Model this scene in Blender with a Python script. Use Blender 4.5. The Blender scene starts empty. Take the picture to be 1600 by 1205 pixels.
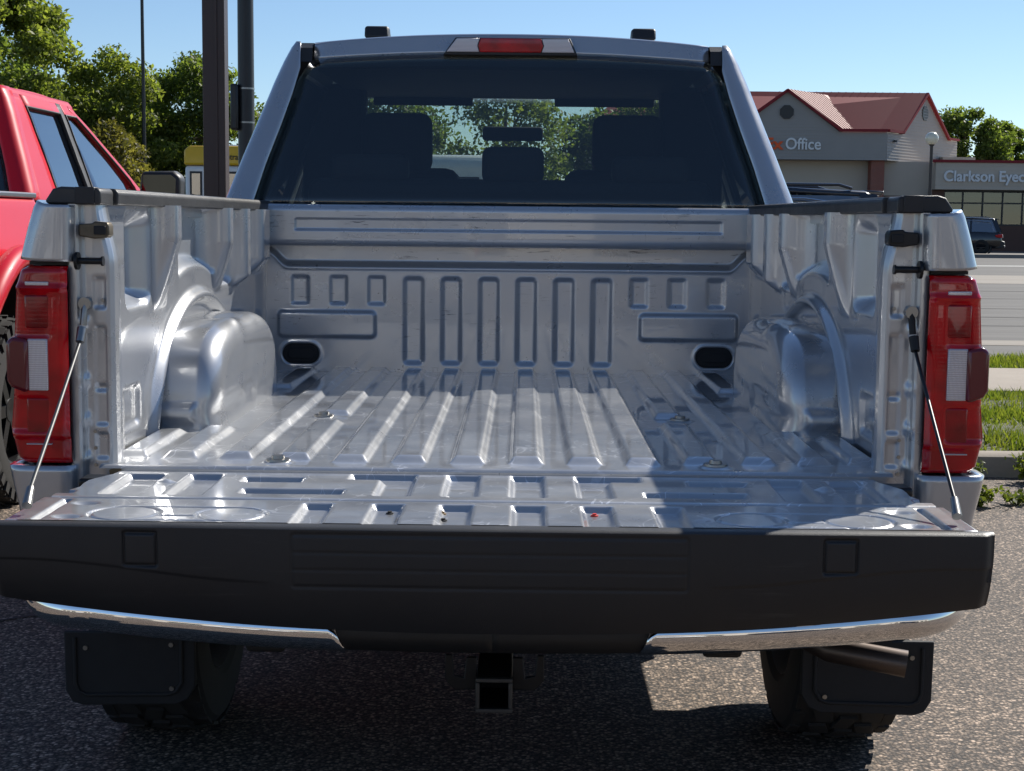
import bpy, bmesh, math, random
import numpy as np
from mathutils import Vector, Matrix

random.seed(7)
rng = np.random.default_rng(7)
sc = bpy.context.scene
col = sc.collection
R = math.radians

# ------------------------------------------------------------------ camera
cam_d = bpy.data.cameras.new("camera")
cam = bpy.data.objects.new("camera", cam_d)
col.objects.link(cam)
cam_d.sensor_width = 36.0
cam_d.lens = 36.0 * 2370.0 / 1600.0
cam_d.clip_start = 0.05
cam_d.clip_end = 3000
yaw, pitch, roll = R(-0.3918), R(-6.2053), R(0.6)
fw = Vector((math.sin(yaw) * math.cos(pitch), math.cos(yaw) * math.cos(pitch), math.sin(pitch)))
rt = Vector((math.cos(yaw), -math.sin(yaw), 0))
up = rt.cross(fw)
r2 = rt * math.cos(roll) + up * math.sin(roll)
u2 = up * math.cos(roll) - rt * math.sin(roll)
cam.matrix_world = Matrix(((r2.x, u2.x, -fw.x, 0.052), (r2.y, u2.y, -fw.y, -3.07), (r2.z, u2.z, -fw.z, 1.37), (0, 0, 0, 1)))
sc.camera = cam

# ------------------------------------------------------------------ sky, sun, exposure
SUN = Vector((0.84, 0.98, 1.0)).normalized()
world = bpy.data.worlds.new("World")
sc.world = world
world.use_nodes = True
wn = world.node_tree.nodes
wl = world.node_tree.links
bg = wn["Background"]
sky = wn.new("ShaderNodeTexSky")
sky.sky_type = 'NISHITA'
sky.sun_disc = False
sky.sun_elevation = math.asin(SUN.z)
sky.sun_rotation = math.atan2(SUN.x, SUN.y)
sky.altitude = 1200
sky.air_density = 1.0
sky.dust_density = 0.1
sky.ozone_density = 4.0
wl.new(sky.outputs[0], bg.inputs[0])
bg.inputs[1].default_value = 0.082
sun_d = bpy.data.lights.new("sun", 'SUN')
sun_d.energy = 5.0
sun_d.angle = R(0.53)
sun_d.color = (1.0, 0.95, 0.87)
sun = bpy.data.objects.new("sun", sun_d)
col.objects.link(sun)
sun.location = (20, 20, 30)
sun.rotation_euler = (-SUN).to_track_quat('-Z', 'Y').to_euler()
sc.view_settings.view_transform = 'Standard'
sc.view_settings.look = 'None'
sc.view_settings.gamma = 1.0
sc.view_settings.use_curve_mapping = False
sc.view_settings.exposure = 0.5
sc.render.engine = 'CYCLES'
sc.cycles.use_denoising = True
sc.cycles.max_bounces = 10
sc.cycles.transparent_max_bounces = 16
sc.cycles.sample_clamp_indirect = 8.0


# ------------------------------------------------------------------ helpers
def tag(o, label=None, cat=None, group=None, kind=None):
    if label: o['label'] = label
    if cat: o['category'] = cat
    if group: o['group'] = group
    if kind: o['kind'] = kind
    return o


def empty(name, loc=(0, 0, 0), rz=0.0, parent=None):
    o = bpy.data.objects.new(name, None)
    o.empty_display_size = 0.2
    col.objects.link(o)
    o.location = loc
    o.rotation_euler = (0, 0, rz)
    if parent: o.parent = parent
    return o


def finish(name, me, mat, parent, angle=35, bevel=None, seg=2):
    me.materials.append(mat)
    if angle:
        me.polygons.foreach_set('use_smooth', np.ones(len(me.polygons), bool))
        if angle < 179:
            me.set_sharp_from_angle(angle=R(angle))
    o = bpy.data.objects.new(name, me)
    col.objects.link(o)
    if parent: o.parent = parent
    if bevel:
        b = o.modifiers.new("bevel", 'BEVEL')
        b.width = bevel
        b.segments = seg
        b.limit_method = 'ANGLE'
        b.angle_limit = R(40)
    return o


def np_mesh(name, V, F):
    """V (n,3), F (m,k) arrays -> mesh, quickly"""
    V = np.asarray(V, np.float32)
    F = np.asarray(F, np.int32)
    me = bpy.data.meshes.new(name)
    k = F.shape[1]
    me.vertices.add(len(V))
    me.vertices.foreach_set('co', V.ravel())
    me.loops.add(F.size)
    me.loops.foreach_set('vertex_index', F.ravel())
    me.polygons.add(len(F))
    me.polygons.foreach_set('loop_start', np.arange(0, F.size, k, dtype=np.int32))
    me.polygons.foreach_set('loop_total', np.full(len(F), k, np.int32))
    me.update(calc_edges=True)
    return me


def grid_faces(n, m, flip=False):
    i = np.arange(n * m).reshape(n, m)
    a, b, c, d = i[:-1, :-1].ravel(), i[1:, :-1].ravel(), i[1:, 1:].ravel(), i[:-1, 1:].ravel()
    return np.stack([a, d, c, b] if flip else [a, b, c, d], 1)


def grid_obj(name, P, mat, parent=None, flip=False, angle=180, mask=None, solid=None):
    n, m = P.shape[:2]
    F = grid_faces(n, m, flip)
    if mask is not None:
        F = F[mask.ravel()]
    o = finish(name, np_mesh(name, P.reshape(-1, 3), F), mat, parent, angle)
    if solid:
        s = o.modifiers.new("solid", 'SOLIDIFY')
        s.thickness = solid
        s.offset = -1
    return o


class MB:
    def __init__(self):
        self.v, self.f = [], []

    def add(self, vs, fs):
        k = len(self.v)
        self.v += [tuple(p) for p in vs]
        self.f += [tuple(i + k for i in f) for f in fs]
        return self

    def box(self, x0, x1, y0, y1, z0, z1):
        return self.add([(x0, y0, z0), (x1, y0, z0), (x1, y1, z0), (x0, y1, z0), (x0, y0, z1), (x1, y0, z1), (x1, y1, z1), (x0, y1, z1)],
                        [(0, 3, 2, 1), (4, 5, 6, 7), (0, 1, 5, 4), (1, 2, 6, 5), (2, 3, 7, 6), (3, 0, 4, 7)])

    def obox(self, c, ax, ay, az):
        c, ax, ay, az = Vector(c), Vector(ax), Vector(ay), Vector(az)
        vs = [c + sx * ax + sy * ay + sz * az for sz in (-1, 1) for sx, sy in ((-1, -1), (1, -1), (1, 1), (-1, 1))]
        return self.add(vs, [(0, 3, 2, 1), (4, 5, 6, 7), (0, 1, 5, 4), (1, 2, 6, 5), (2, 3, 7, 6), (3, 0, 4, 7)])

    def prism(self, poly, axis, a0, a1, poly2=None):
        """poly in the two remaining axes (xyz order)"""
        poly2 = poly2 or poly
        def P(p, a):
            return {'x': (a, p[0], p[1]), 'y': (p[0], a, p[1]), 'z': (p[0], p[1], a)}[axis]
        n = len(poly)
        vs = [P(p, a0) for p in poly] + [P(p, a1) for p in poly2]
        fs = [tuple(range(n))[::-1], tuple(range(n, 2 * n))] + [(i, (i + 1) % n, n + (i + 1) % n, n + i) for i in range(n)]
        return self.add(vs, fs)

    def tube(self, path, r, n=10, cap=True):
        path = [Vector(p) for p in path]
        rs = r if isinstance(r, (list, tuple)) else [r] * len(path)
        vs, fs = [], []
        ref = None
        for i, p in enumerate(path):
            t = (path[min(i + 1, len(path) - 1)] - path[max(i - 1, 0)]).normalized()
            if ref is None:
                ref = t.orthogonal().normalized()
            u = (ref - t * ref.dot(t)).normalized()
            ref = u
            w = t.cross(u)
            vs += [p + (u * math.cos(2 * math.pi * k / n) + w * math.sin(2 * math.pi * k / n)) * rs[i] for k in range(n)]
        for i in range(len(path) - 1):
            for k in range(n):
                a, b = i * n + k, i * n + (k + 1) % n
                fs.append((a, b, b + n, a + n))
        if cap:
            fs.append(tuple(range(n))[::-1])
            fs.append(tuple(range((len(path) - 1) * n, len(path) * n)))
        return self.add(vs, fs)

    def lathe_x(self, prof, c, n=32):
        """prof (x, r) spun round the x axis through c"""
        vs, fs = [], []
        m = len(prof)
        for k in range(n):
            a = 2 * math.pi * k / n
            vs += [(c[0] + x, c[1] + r * math.cos(a), c[2] + r * math.sin(a)) for x, r in prof]
        for k in range(n):
            for i in range(m - 1):
                a, b = k * m + i, ((k + 1) % n) * m + i
                fs.append((a, a + 1, b + 1, b))
        return self.add(vs, fs)

    def build(self, name, mat, parent=None, angle=35, bevel=None, seg=2):
        me = bpy.data.meshes.new(name)
        me.from_pydata(self.v, [], self.f)
        bm = bmesh.new()
        bm.from_mesh(me)
        bmesh.ops.recalc_face_normals(bm, faces=bm.faces)
        bm.to_mesh(me)
        bm.free()
        return finish(name, me, mat, parent, angle, bevel, seg)


def copy_tree(o, parent=None):
    c = o.copy()
    col.objects.link(c)
    if parent: c.parent = parent
    for ch in list(o.children):
        copy_tree(ch, c)
    return c


def rr(x, y, cx, cy, hw, hh, r):
    """signed distance to a rounded rectangle"""
    qx = np.abs(x - cx) - hw + r
    qy = np.abs(y - cy) - hh + r
    return np.minimum(np.maximum(qx, qy), 0) + np.hypot(np.maximum(qx, 0), np.maximum(qy, 0)) - r


def ss(d, w):
    t = np.clip(-d / w, 0, 1)
    return t * t * (3 - 2 * t)


def step(a, b, x):
    t = np.clip((x - a) / (b - a), 0, 1)
    return t * t * (3 - 2 * t)


# ------------------------------------------------------------------ materials
class NT:
    def __init__(self, name):
        self.m = bpy.data.materials.new(name)
        self.m.use_nodes = True
        self.n = self.m.node_tree.nodes
        self.l = self.m.node_tree.links
        self.p = self.n["Principled BSDF"]
        self.out = self.n["Material Output"]
        self._co = None

    def co(self, scale=(1, 1, 1), rot=(0, 0, 0)):
        if not self._co:
            self._co = self.n.new("ShaderNodeTexCoord")
        mp = self.n.new("ShaderNodeMapping")
        mp.inputs['Scale'].default_value = scale
        mp.inputs['Rotation'].default_value = rot
        self.l.new(self._co.outputs['Object'], mp.inputs[0])
        return mp.outputs[0]

    def noise(self, scale, detail=4, rough=0.55, vec=None, dist=0.0):
        t = self.n.new("ShaderNodeTexNoise")
        t.inputs['Scale'].default_value = scale
        t.inputs['Detail'].default_value = detail
        t.inputs['Roughness'].default_value = rough
        t.inputs['Distortion'].default_value = dist
        self.l.new(vec if vec else self.co(), t.inputs['Vector'])
        return t.outputs['Fac']

    def voro(self, scale, feature='F1', out='Distance', vec=None):
        t = self.n.new("ShaderNodeTexVoronoi")
        t.feature = feature
        t.inputs['Scale'].default_value = scale
        self.l.new(vec if vec else self.co(), t.inputs['Vector'])
        return t.outputs[out]

    def ramp(self, fac, stops, interp='LINEAR'):
        t = self.n.new("ShaderNodeValToRGB")
        e = t.color_ramp.elements
        while len(e) < len(stops):
            e.new(0.5)
        for i, (p, c) in enumerate(stops):
            e[i].position = p
            e[i].color = (*c, 1) if isinstance(c, tuple) else (c, c, c, 1)
        t.color_ramp.interpolation = interp
        self.l.new(fac, t.inputs[0])
        return t.outputs[0]

    def mix(self, fac, a, b, mode='MIX'):
        t = self.n.new("ShaderNodeMix")
        t.data_type = 'RGBA'
        t.blend_type = mode
        for sock, val in ((0, fac), (6, a), (7, b)):
            if isinstance(val, (int, float)):
                t.inputs[sock].default_value = val if sock == 0 else (val, val, val, 1)
            elif isinstance(val, tuple):
                t.inputs[sock].default_value = (*val, 1)
            else:
                self.l.new(val, t.inputs[sock])
        return t.outputs[2]

    def math(self, op, a, b=0.0, c=0.0):
        t = self.n.new("ShaderNodeMath")
        t.operation = op
        for i, val in enumerate((a, b, c)):
            if isinstance(val, (int, float)):
                t.inputs[i].default_value = val
            else:
                self.l.new(val, t.inputs[i])
        return t.outputs[0]

    def bump(self, h, strength=0.3, dist=0.01, to=None):
        t = self.n.new("ShaderNodeBump")
        t.inputs['Strength'].default_value = strength
        t.inputs['Distance'].default_value = dist
        self.l.new(h, t.inputs['Height'])
        self.l.new(t.outputs[0], (to or self.p.inputs['Normal']))
        return t.outputs[0]

    def set(self, **k):
        names = dict(base='Base Color', rough='Roughness', metal='Metallic', coat='Coat Weight', coat_r='Coat Roughness',
                     spec='Specular IOR Level', trans='Transmission Weight', sub='Subsurface Weight', emit='Emission Color', emit_s='Emission Strength')
        for a, val in k.items():
            s = self.p.inputs[names[a]]
            if isinstance(val, tuple):
                s.default_value = (*val, 1)
            elif isinstance(val, (int, float)):
                s.default_value = val
            else:
                self.l.new(val, s)
        return self


def simple(name, base, rough=0.5, metal=0.0, coat=0.0, var=0.12, vscale=6.0, bump=0.0, bscale=200.0):
    t = NT(name)
    n = t.noise(vscale, 5)
    c = t.mix(n, tuple(b * (1 - var) for b in base), tuple(min(1, b * (1 + var)) for b in base))
    t.set(base=c, rough=rough, metal=metal, coat=coat, coat_r=0.03)
    if bump:
        t.bump(t.noise(bscale, 3), bump, 0.002)
    return t.m


def silver(name, scratch=None):
    t = NT(name)
    base = t.mix(t.noise(2.2, 3), (0.44, 0.45, 0.465), (0.51, 0.52, 0.535))
    rough = t.ramp(t.noise(9, 5), [(0.3, 0.26), (0.75, 0.34)])
    if scratch == 'wall':
        s1 = t.noise(1.0, 6, 0.7, t.co((13, 13, 150)))
        m1 = t.ramp(s1, [(0.60, 0.0), (0.62, 1.0)])
        area = t.ramp(t.noise(5.0, 3), [(0.50, 0.0), (0.62, 1.0)])
        s2 = t.noise(1.0, 5, 0.75, t.co((90, 60, 18)))
        m2 = t.ramp(s2, [(0.62, 0.0), (0.64, 1.0)])
        a2 = t.ramp(t.noise(3.7, 3, vec=t.co((1.6, 1, 1))), [(0.55, 0.0), (0.64, 1.0)])
        m = t.math('MAXIMUM', t.math('MULTIPLY', m1, area), t.math('MULTIPLY', m2, a2))
        base = t.mix(t.math('MULTIPLY', m, 0.75), base, (0.05, 0.05, 0.055))
        metal = t.math('SUBTRACT', 0.62, t.math('MULTIPLY', m, 0.4))
        t.set(metal=metal)
    elif scratch == 'floor':
        # hairline scratches where cargo has slid, and dusty film
        ms = None
        for sc_, rot, th in ((6.0, 0.3, 0.004), (9.0, 1.4, 0.005), (5.0, 2.3, 0.0035)):
            nz = t.noise(sc_, 2, 0.4, t.co((1, 1, 0.4), (0, 0, rot)), 0.6)
            d = t.math('ABSOLUTE', t.math('SUBTRACT', nz, 0.5))
            ln = t.math('LESS_THAN', d, th)
            ms = ln if ms is None else t.math('MAXIMUM', ms, ln)
        area = t.ramp(t.noise(11, 4), [(0.44, 0.0), (0.62, 1.0)])
        m = t.math('MULTIPLY', ms, area)
        dust = t.math('MULTIPLY', t.ramp(t.noise(4.0, 7, 0.65), [(0.42, 0.0), (0.8, 1.0)]), 0.35)
        base = t.mix(m, t.mix(dust, base, (0.50, 0.49, 0.46)), (0.82, 0.83, 0.85))
        geo = t.n.new("ShaderNodeSeparateXYZ")
        t.l.new(t.co(), geo.inputs[0])
        fr_ = t.math('MULTIPLY', t.math('SUBTRACT', geo.outputs[1], 1.80), 5.5)
        fr_.node.use_clamp = True
        grime = t.math('MULTIPLY', fr_, t.ramp(t.noise(26, 6, 0.7), [(0.50, 0.0), (0.58, 0.9)]))
        spots = t.math('MULTIPLY', t.ramp(t.noise(60, 3, 0.6), [(0.70, 0.0), (0.73, 0.8)]), t.ramp(t.noise(5, 3), [(0.5, 0.0), (0.65, 1.0)]))
        grime = t.math('MAXIMUM', grime, spots)
        base = t.mix(grime, base, (0.035, 0.028, 0.022))
        t.set(metal=t.math('SUBTRACT', 0.62, t.math('MULTIPLY', dust, 0.8)))
        rough = t.math('ADD', rough, t.math('MULTIPLY', dust, 0.4))
    else:
        t.set(metal=0.62)
    t.set(base=base, rough=rough, coat=1.0, coat_r=0.02)
    t.p.inputs['Coat IOR'].default_value = 1.56
    b = t.noise(3.0, 2)
    t.bump(b, 0.02, 0.02)
    return t.m


M = {}
M['silver'] = silver('silver_paint')
M['silver_wall'] = silver('silver_paint_scratched', 'wall')
M['silver_floor'] = silver('silver_paint_worn', 'floor')
def scuffed(name, base, scuff, rough, bscale):
    t = NT(name)
    s1 = t.noise(1.0, 6, 0.7, t.co((5, 40, 60)))
    a1 = t.ramp(t.noise(3.0, 4), [(0.45, 0.0), (0.7, 1.0)])
    m = t.math('MULTIPLY', t.ramp(s1, [(0.56, 0.0), (0.68, 1.0)]), a1)
    dust = t.ramp(t.noise(2.0, 6, 0.6), [(0.4, 0.0), (0.8, 0.35)])
    m = t.math('MAXIMUM', m, dust)
    t.set(base=t.mix(m, base, scuff), rough=t.math('ADD', rough, t.math('MULTIPLY', t.noise(14, 4), 0.2)))
    t.bump(t.noise(bscale, 3), 0.25, 0.002)
    return t.m


M['black_plastic'] = scuffed('black_plastic', (0.018, 0.018, 0.0195), (0.042, 0.041, 0.040), 0.38, 900)
M['rail_plastic'] = scuffed('rail_plastic', (0.026, 0.026, 0.027), (0.12, 0.118, 0.112), 0.35, 600)
M['rubber'] = simple('rubber', (0.016, 0.016, 0.017), 0.75, var=0.3, vscale=20, bump=0.2, bscale=300)
M['tyre'] = simple('tyre_rubber', (0.022, 0.021, 0.020), 0.85, var=0.3, vscale=20, bump=0.2, bscale=300)
M['underbody'] = simple('underbody', (0.02, 0.019, 0.018), 0.8, var=0.4, vscale=15)
M['chrome'] = simple('chrome', (0.78, 0.78, 0.79), 0.045, 1.0, var=0.02)
M['cable'] = simple('cable_steel', (0.10, 0.10, 0.10), 0.5, 0.5, var=0.3, vscale=80)
M['mirror'] = simple('mirror_face', (0.05, 0.055, 0.055), 0.02, 1.0, var=0.02)
M['steel'] = simple('steel', (0.32, 0.31, 0.29), 0.35, 1.0, var=0.3, vscale=40)
M['dirty_steel'] = simple('dirty_steel', (0.13, 0.11, 0.08), 0.45, 0.7, var=0.5, vscale=50)
M['black_steel'] = simple('black_steel', (0.015, 0.015, 0.016), 0.4, 0.3)
M['grey_steel'] = simple('grey_steel', (0.085, 0.08, 0.075), 0.5, 0.5, var=0.3, vscale=40)
M['exhaust'] = simple('exhaust', (0.14, 0.112, 0.097), 0.4, 0.85, var=0.2)
M['interior'] = simple('interior', (0.010, 0.010, 0.011), 0.8)
M['alloy'] = simple('alloy', (0.25, 0.25, 0.26), 0.35, 0.8)
M['red_paint'] = simple('red_paint', (0.57, 0.004, 0.018), 0.45, 0.0, 0.4, var=0.04)
M['red_paint'].node_tree.nodes['Principled BSDF'].inputs['Specular IOR Level'].default_value = 0.25
M['black_paint'] = simple('black_paint', (0.008, 0.009, 0.012), 0.25, 0.0, 1.0)
M['navy_paint'] = simple('navy_paint', (0.008, 0.012, 0.022), 0.25, 0.0, 1.0)
M['white_paint'] = simple('white_paint', (0.75, 0.75, 0.73), 0.35, 0.0, 0.6)
M['bus_yellow'] = simple('bus_yellow', (0.75, 0.45, 0.01), 0.4, 0.0, 0.4)
M['dark_pole'] = simple('dark_pole', (0.018, 0.019, 0.021), 0.4, 0.0, 0.0, var=0.2)
M['brown_pole'] = simple('brown_pole', (0.045, 0.026, 0.022), 0.45, var=0.15, vscale=3)
M['bronze_pole'] = simple('bronze_pole', (0.05, 0.042, 0.038), 0.5)
M['white_sign'] = simple('white_sign', (0.78, 0.78, 0.77), 0.5)
M['orange_sign'] = simple('orange_sign', (0.85, 0.10, 0.01), 0.5)
M['purple'] = simple('purple_sign', (0.05, 0.03, 0.20), 0.5)
M['red_print'] = simple('red_print', (0.65, 0.04, 0.03), 0.5)
M['dark_print'] = simple('dark_print', (0.04, 0.035, 0.02), 0.6)
M['siding'] = simple('grey_siding', (0.33, 0.305, 0.28), 0.6, var=0.06, vscale=1.5)
M['beige'] = simple('beige_wall', (0.54, 0.46, 0.37), 0.7, var=0.06, vscale=1.2)
M['pale_wall'] = simple('pale_wall', (0.50, 0.46, 0.40), 0.8, var=0.1, vscale=.4)
M['red_roof'] = simple('red_roof', (0.23, 0.022, 0.028), 0.62, 0.0, 0.0, var=0.08)
M['red_roof'].node_tree.nodes['Principled BSDF'].inputs['Specular IOR Level'].default_value = 0.25
M['window_dark'] = simple('window_frame', (0.02, 0.02, 0.022), 0.4)
M['brown_panel'] = simple('brown_panel', (0.10, 0.045, 0.03), 0.6)
M['yellow_kerb'] = simple('yellow_kerb', (0.55, 0.33, 0.04), 0.7)
M['line'] = simple('line_paint', (0.62, 0.62, 0.58), 0.7, var=0.25, vscale=9)
M['trunk'] = simple('bark', (0.10, 0.075, 0.055), 0.9, var=0.4, vscale=8)
M['frit'] = simple('black_frit', (0.006, 0.006, 0.007), 0.5)
M['foam'] = simple('brown_tape', (0.20, 0.13, 0.06), 0.8)


def brick_mat():
    t = NT('brick_faces')
    b = t.n.new("ShaderNodeTexBrick")
    b.inputs['Color1'].default_value = (0.30, 0.07, 0.04, 1)
    b.inputs['Color2'].default_value = (0.20, 0.05, 0.035, 1)
    b.inputs['Mortar'].default_value = (0.35, 0.28, 0.22, 1)
    b.inputs['Scale'].default_value = 4.5
    t.l.new(t.co((1, 1, 1), (R(90), 0, 0)), b.inputs['Vector'])
    t.set(base=b.outputs[0], rough=0.8)
    return t.m


M['brick'] = brick_mat()


def glass(name, tint, rough=0.0, tone=(1, 1, 1), ior=1.5, graze=None):
    """thin pane: tinted see-through plus clear reflection"""
    t = NT(name)
    t.n.remove(t.p)
    tr = t.n.new("ShaderNodeBsdfTransparent")
    tr.inputs[0].default_value = (*tint, 1)
    gl = t.n.new("ShaderNodeBsdfGlossy")
    gl.inputs['Roughness'].default_value = rough
    gl.inputs['Color'].default_value = (*tone, 1)
    lw = t.n.new("ShaderNodeLayerWeight")
    lw.inputs['Blend'].default_value = 0.5
    f0 = ((ior - 1) / (ior + 1)) ** 2
    fr = t.math('ADD', f0, t.math('MULTIPLY', (1 - f0) if graze is None else graze, t.math('POWER', lw.outputs['Facing'], 5.0)))
    mx = t.n.new("ShaderNodeMixShader")
    t.l.new(fr, mx.inputs[0])
    t.l.new(tr.outputs[0], mx.inputs[1])
    t.l.new(gl.outputs[0], mx.inputs[2])
    t.l.new(mx.outputs[0], t.out.inputs[0])
    # slight waviness of real panes
    b = t.n.new("ShaderNodeBump")
    b.inputs['Strength'].default_value = 0.06
    b.inputs['Distance'].default_value = 0.01
    t.l.new(t.noise(1.4, 2), b.inputs['Height'])
    t.l.new(b.outputs[0], gl.inputs['Normal'])
    return t.m


M['privacy_glass'] = glass('privacy_glass', (0.74, 0.78, 0.76), ior=1.72)
M['green_glass'] = glass('green_glass', (0.95, 0.985, 0.96))
M['shop_glass'] = glass('shop_glass', (0.42, 0.45, 0.44), ior=1.9)
M['car_glass'] = glass('car_glass', (0.30, 0.32, 0.33), ior=3.4)
M['dark_glass'] = glass('dark_glass', (0.05, 0.055, 0.06), ior=1.5, graze=0.12)


def red_lens(name, lo, hi):
    t = NT(name)
    n = t.noise(1.0, 2, 0.5, t.co((14, 4, 18)))
    c = t.ramp(n, [(0.35, lo), (0.65, hi)])
    t.set(base=c, rough=0.16, coat=0.7, coat_r=0.015, sub=0.12, spec=0.3)
    t.p.inputs['Subsurface Radius'].default_value = (0.06, 0.003, 0.003)
    w = t.n.new("ShaderNodeTexWave")
    w.bands_direction = 'Z'
    w.inputs['Scale'].default_value = 38
    t.l.new(t.co(), w.inputs['Vector'])
    t.bump(w.outputs['Fac'], 0.03, 0.002)
    return t.m


M['red_lens'] = red_lens('red_lens', (0.34, 0.0008, 0.005), (0.64, 0.002, 0.008))
M['inner_lens'] = red_lens('inner_red_lens', (0.16, 0.0005, 0.003), (0.40, 0.001, 0.006))
M['dark_red'] = simple('dark_red_pod', (0.13, 0.004, 0.012), 0.2, 0, 0.6)
M['lamp_dark'] = simple('lamp_inner_red', (0.20, 0.003, 0.008), 0.3, 0, 1.0)


def clear_lens():
    t = NT('clear_lens')
    w = t.n.new("ShaderNodeTexWave")
    w.bands_direction = 'X'
    w.inputs['Scale'].default_value = 120
    t.l.new(t.co(), w.inputs['Vector'])
    w2 = t.n.new("ShaderNodeTexWave")
    w2.bands_direction = 'Z'
    w2.inputs['Scale'].default_value = 70
    t.l.new(t.co(), w2.inputs['Vector'])
    h = t.math('MULTIPLY', w.outputs['Fac'], w2.outputs['Fac'])
    c = t.ramp(h, [(0.0, (0.52, 0.46, 0.46)), (0.5, (0.74, 0.70, 0.70)), (1.0, (0.95, 0.94, 0.94))])
    t.set(base=c, rough=0.25, metal=0.25, coat=1.0)
    t.bump(h, 0.2, 0.003)
    return t.m


M['clear_lens'] = clear_lens()


def globe_mat():
    t = NT('globe_acrylic')
    t.set(base=(0.78, 0.74, 0.60), rough=0.25, sub=0.6, coat=0.5)
    t.p.inputs['Subsurface Radius'].default_value = (0.2, 0.2, 0.15)
    return t.m


M['globe'] = globe_mat()


def asphalt(name, tones, scale, bump=0.6, big=0.25):
    t = NT(name)
    v = t.n.new("ShaderNodeTexVoronoi")
    v.inputs['Scale'].default_value = scale
    v.inputs['Randomness'].default_value = 1.0
    wob = t.noise(scale * 0.8, 2)
    cc = t.mix(0.012, t.co(), wob, 'ADD')
    t.l.new(cc, v.inputs['Vector'])
    sep = t.n.new("ShaderNodeSeparateColor")
    t.l.new(v.outputs['Color'], sep.inputs[0])
    c = t.ramp(sep.outputs[0], [(i / (len(tones) - 1), q) for i, q in enumerate(tones)], 'LINEAR')
    edge = t.ramp(v.outputs['Distance'], [(0.36, 1.05), (0.62, 0.22)])
    c = t.mix(1.0, c, edge, 'MULTIPLY')
    bigv = t.ramp(t.noise(0.7, 6, 0.6), [(0.3, 1 - big), (0.7, 1 + big * 0.4)])
    c = t.mix(1.0, c, bigv, 'MULTIPLY')
    stain = t.ramp(t.noise(1.9, 5, 0.6, None, 0.8), [(0.58, 0.0), (0.72, 0.55)])
    c = t.mix(stain, c, (0.035, 0.032, 0.03))
    t.set(base=c, rough=0.85)
    h = t.math('MULTIPLY', t.math('SUBTRACT', 1.0, v.outputs['Distance']), sep.outputs[1])
    t.bump(h, bump, 0.006)
    return t.m


M['lot'] = asphalt('lot_asphalt', [(0.05, 0.040, 0.033), (0.125, 0.095, 0.072), (0.18, 0.135, 0.100), (0.255, 0.190, 0.138), (0.58, 0.44, 0.33)], 95, 0.6)
M['road'] = asphalt('road_asphalt', [(0.10, 0.10, 0.10), (0.16, 0.155, 0.15), (0.21, 0.205, 0.195)], 40, 0.3, 0.2)


def streaky(name, a, b, s=(0.15, 1.6, 1)):
    t = NT(name)
    n = t.noise(1.0, 6, 0.65, t.co(s))
    c = t.mix(t.ramp(n, [(0.35, 0.0), (0.65, 1.0)]), a, b)
    f = t.noise(60, 3)
    c = t.mix(t.math('MULTIPLY', f, 0.4), c, tuple(x * 0.5 for x in a))
    t.set(base=c, rough=0.85)
    t.bump(f, 0.2, 0.004)
    return t.m


M['road'] = streaky('road_surface', (0.06, 0.057, 0.053), (0.115, 0.108, 0.099))
M['concrete'] = streaky('concrete', (0.28, 0.235, 0.185), (0.36, 0.305, 0.245), (1, 1, 1))
M['band'] = streaky('concrete_band', (0.22, 0.19, 0.155), (0.28, 0.25, 0.21))
M['soil'] = streaky('soil', (0.045, 0.05, 0.022), (0.075, 0.07, 0.035), (2, 2, 2))


def leaf_mat(name, dark, light, trans=0.45):
    t = NT(name)
    g = t.n.new("ShaderNodeNewGeometry")
    c = t.ramp(g.outputs['Random Per Island'], [(0.0, dark), (0.6, tuple((a + b) / 2 for a, b in zip(dark, light))), (1.0, light)])
    big = t.ramp(t.noise(0.35, 3), [(0.35, 0.75), (0.65, 1.2)])
    c = t.mix(1.0, c, big, 'MULTIPLY')
    t.set(base=c, rough=0.55)
    tl = t.n.new("ShaderNodeBsdfTranslucent")
    t.l.new(t.mix(1.0, c, (1.25, 1.3, 0.6), 'MULTIPLY'), tl.inputs[0])
    mx = t.n.new("ShaderNodeMixShader")
    mx.inputs[0].default_value = trans
    t.l.new(t.p.outputs[0], mx.inputs[1])
    t.l.new(tl.outputs[0], mx.inputs[2])
    t.l.new(mx.outputs[0], t.out.inputs[0])
    return t.m


M['leaf'] = leaf_mat('leaves', (0.10, 0.14, 0.03), (0.27, 0.30, 0.075), 0.62)
M['leaf_dark'] = leaf_mat('leaves_deep', (0.08, 0.12, 0.03), (0.20, 0.245, 0.065), 0.62)
M['leaf_dry'] = leaf_mat('leaves_dry', (0.10, 0.10, 0.03), (0.22, 0.19, 0.06), 0.6)
M['grass'] = leaf_mat('grass_blades', (0.08, 0.12, 0.018), (0.24, 0.26, 0.05), 0.5)

# ------------------------------------------------------------------ setting: ground sheets
def sheet(name, x0, x1, y0, y1, z, mat):
    o = MB().add([(x0, y0, z), (x1, y0, z), (x1, y1, z), (x0, y1, z)], [(0, 1, 2, 3)]).build(name, mat, None, 0)
    return tag(o, kind='structure')


def patch(name, pts, z, mat):
    o = MB().add([(x, y, z) for x, y in pts], [tuple(range(len(pts)))]).build(name, mat, None, 0)
    return tag(o, kind='structure')


sheet('ground', -1200, 1200, -600, 2400, -0.02, M['soil'])
sheet('parking_lot', -60, 60, -40, 11.5, 0.0, M['lot'])
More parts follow.
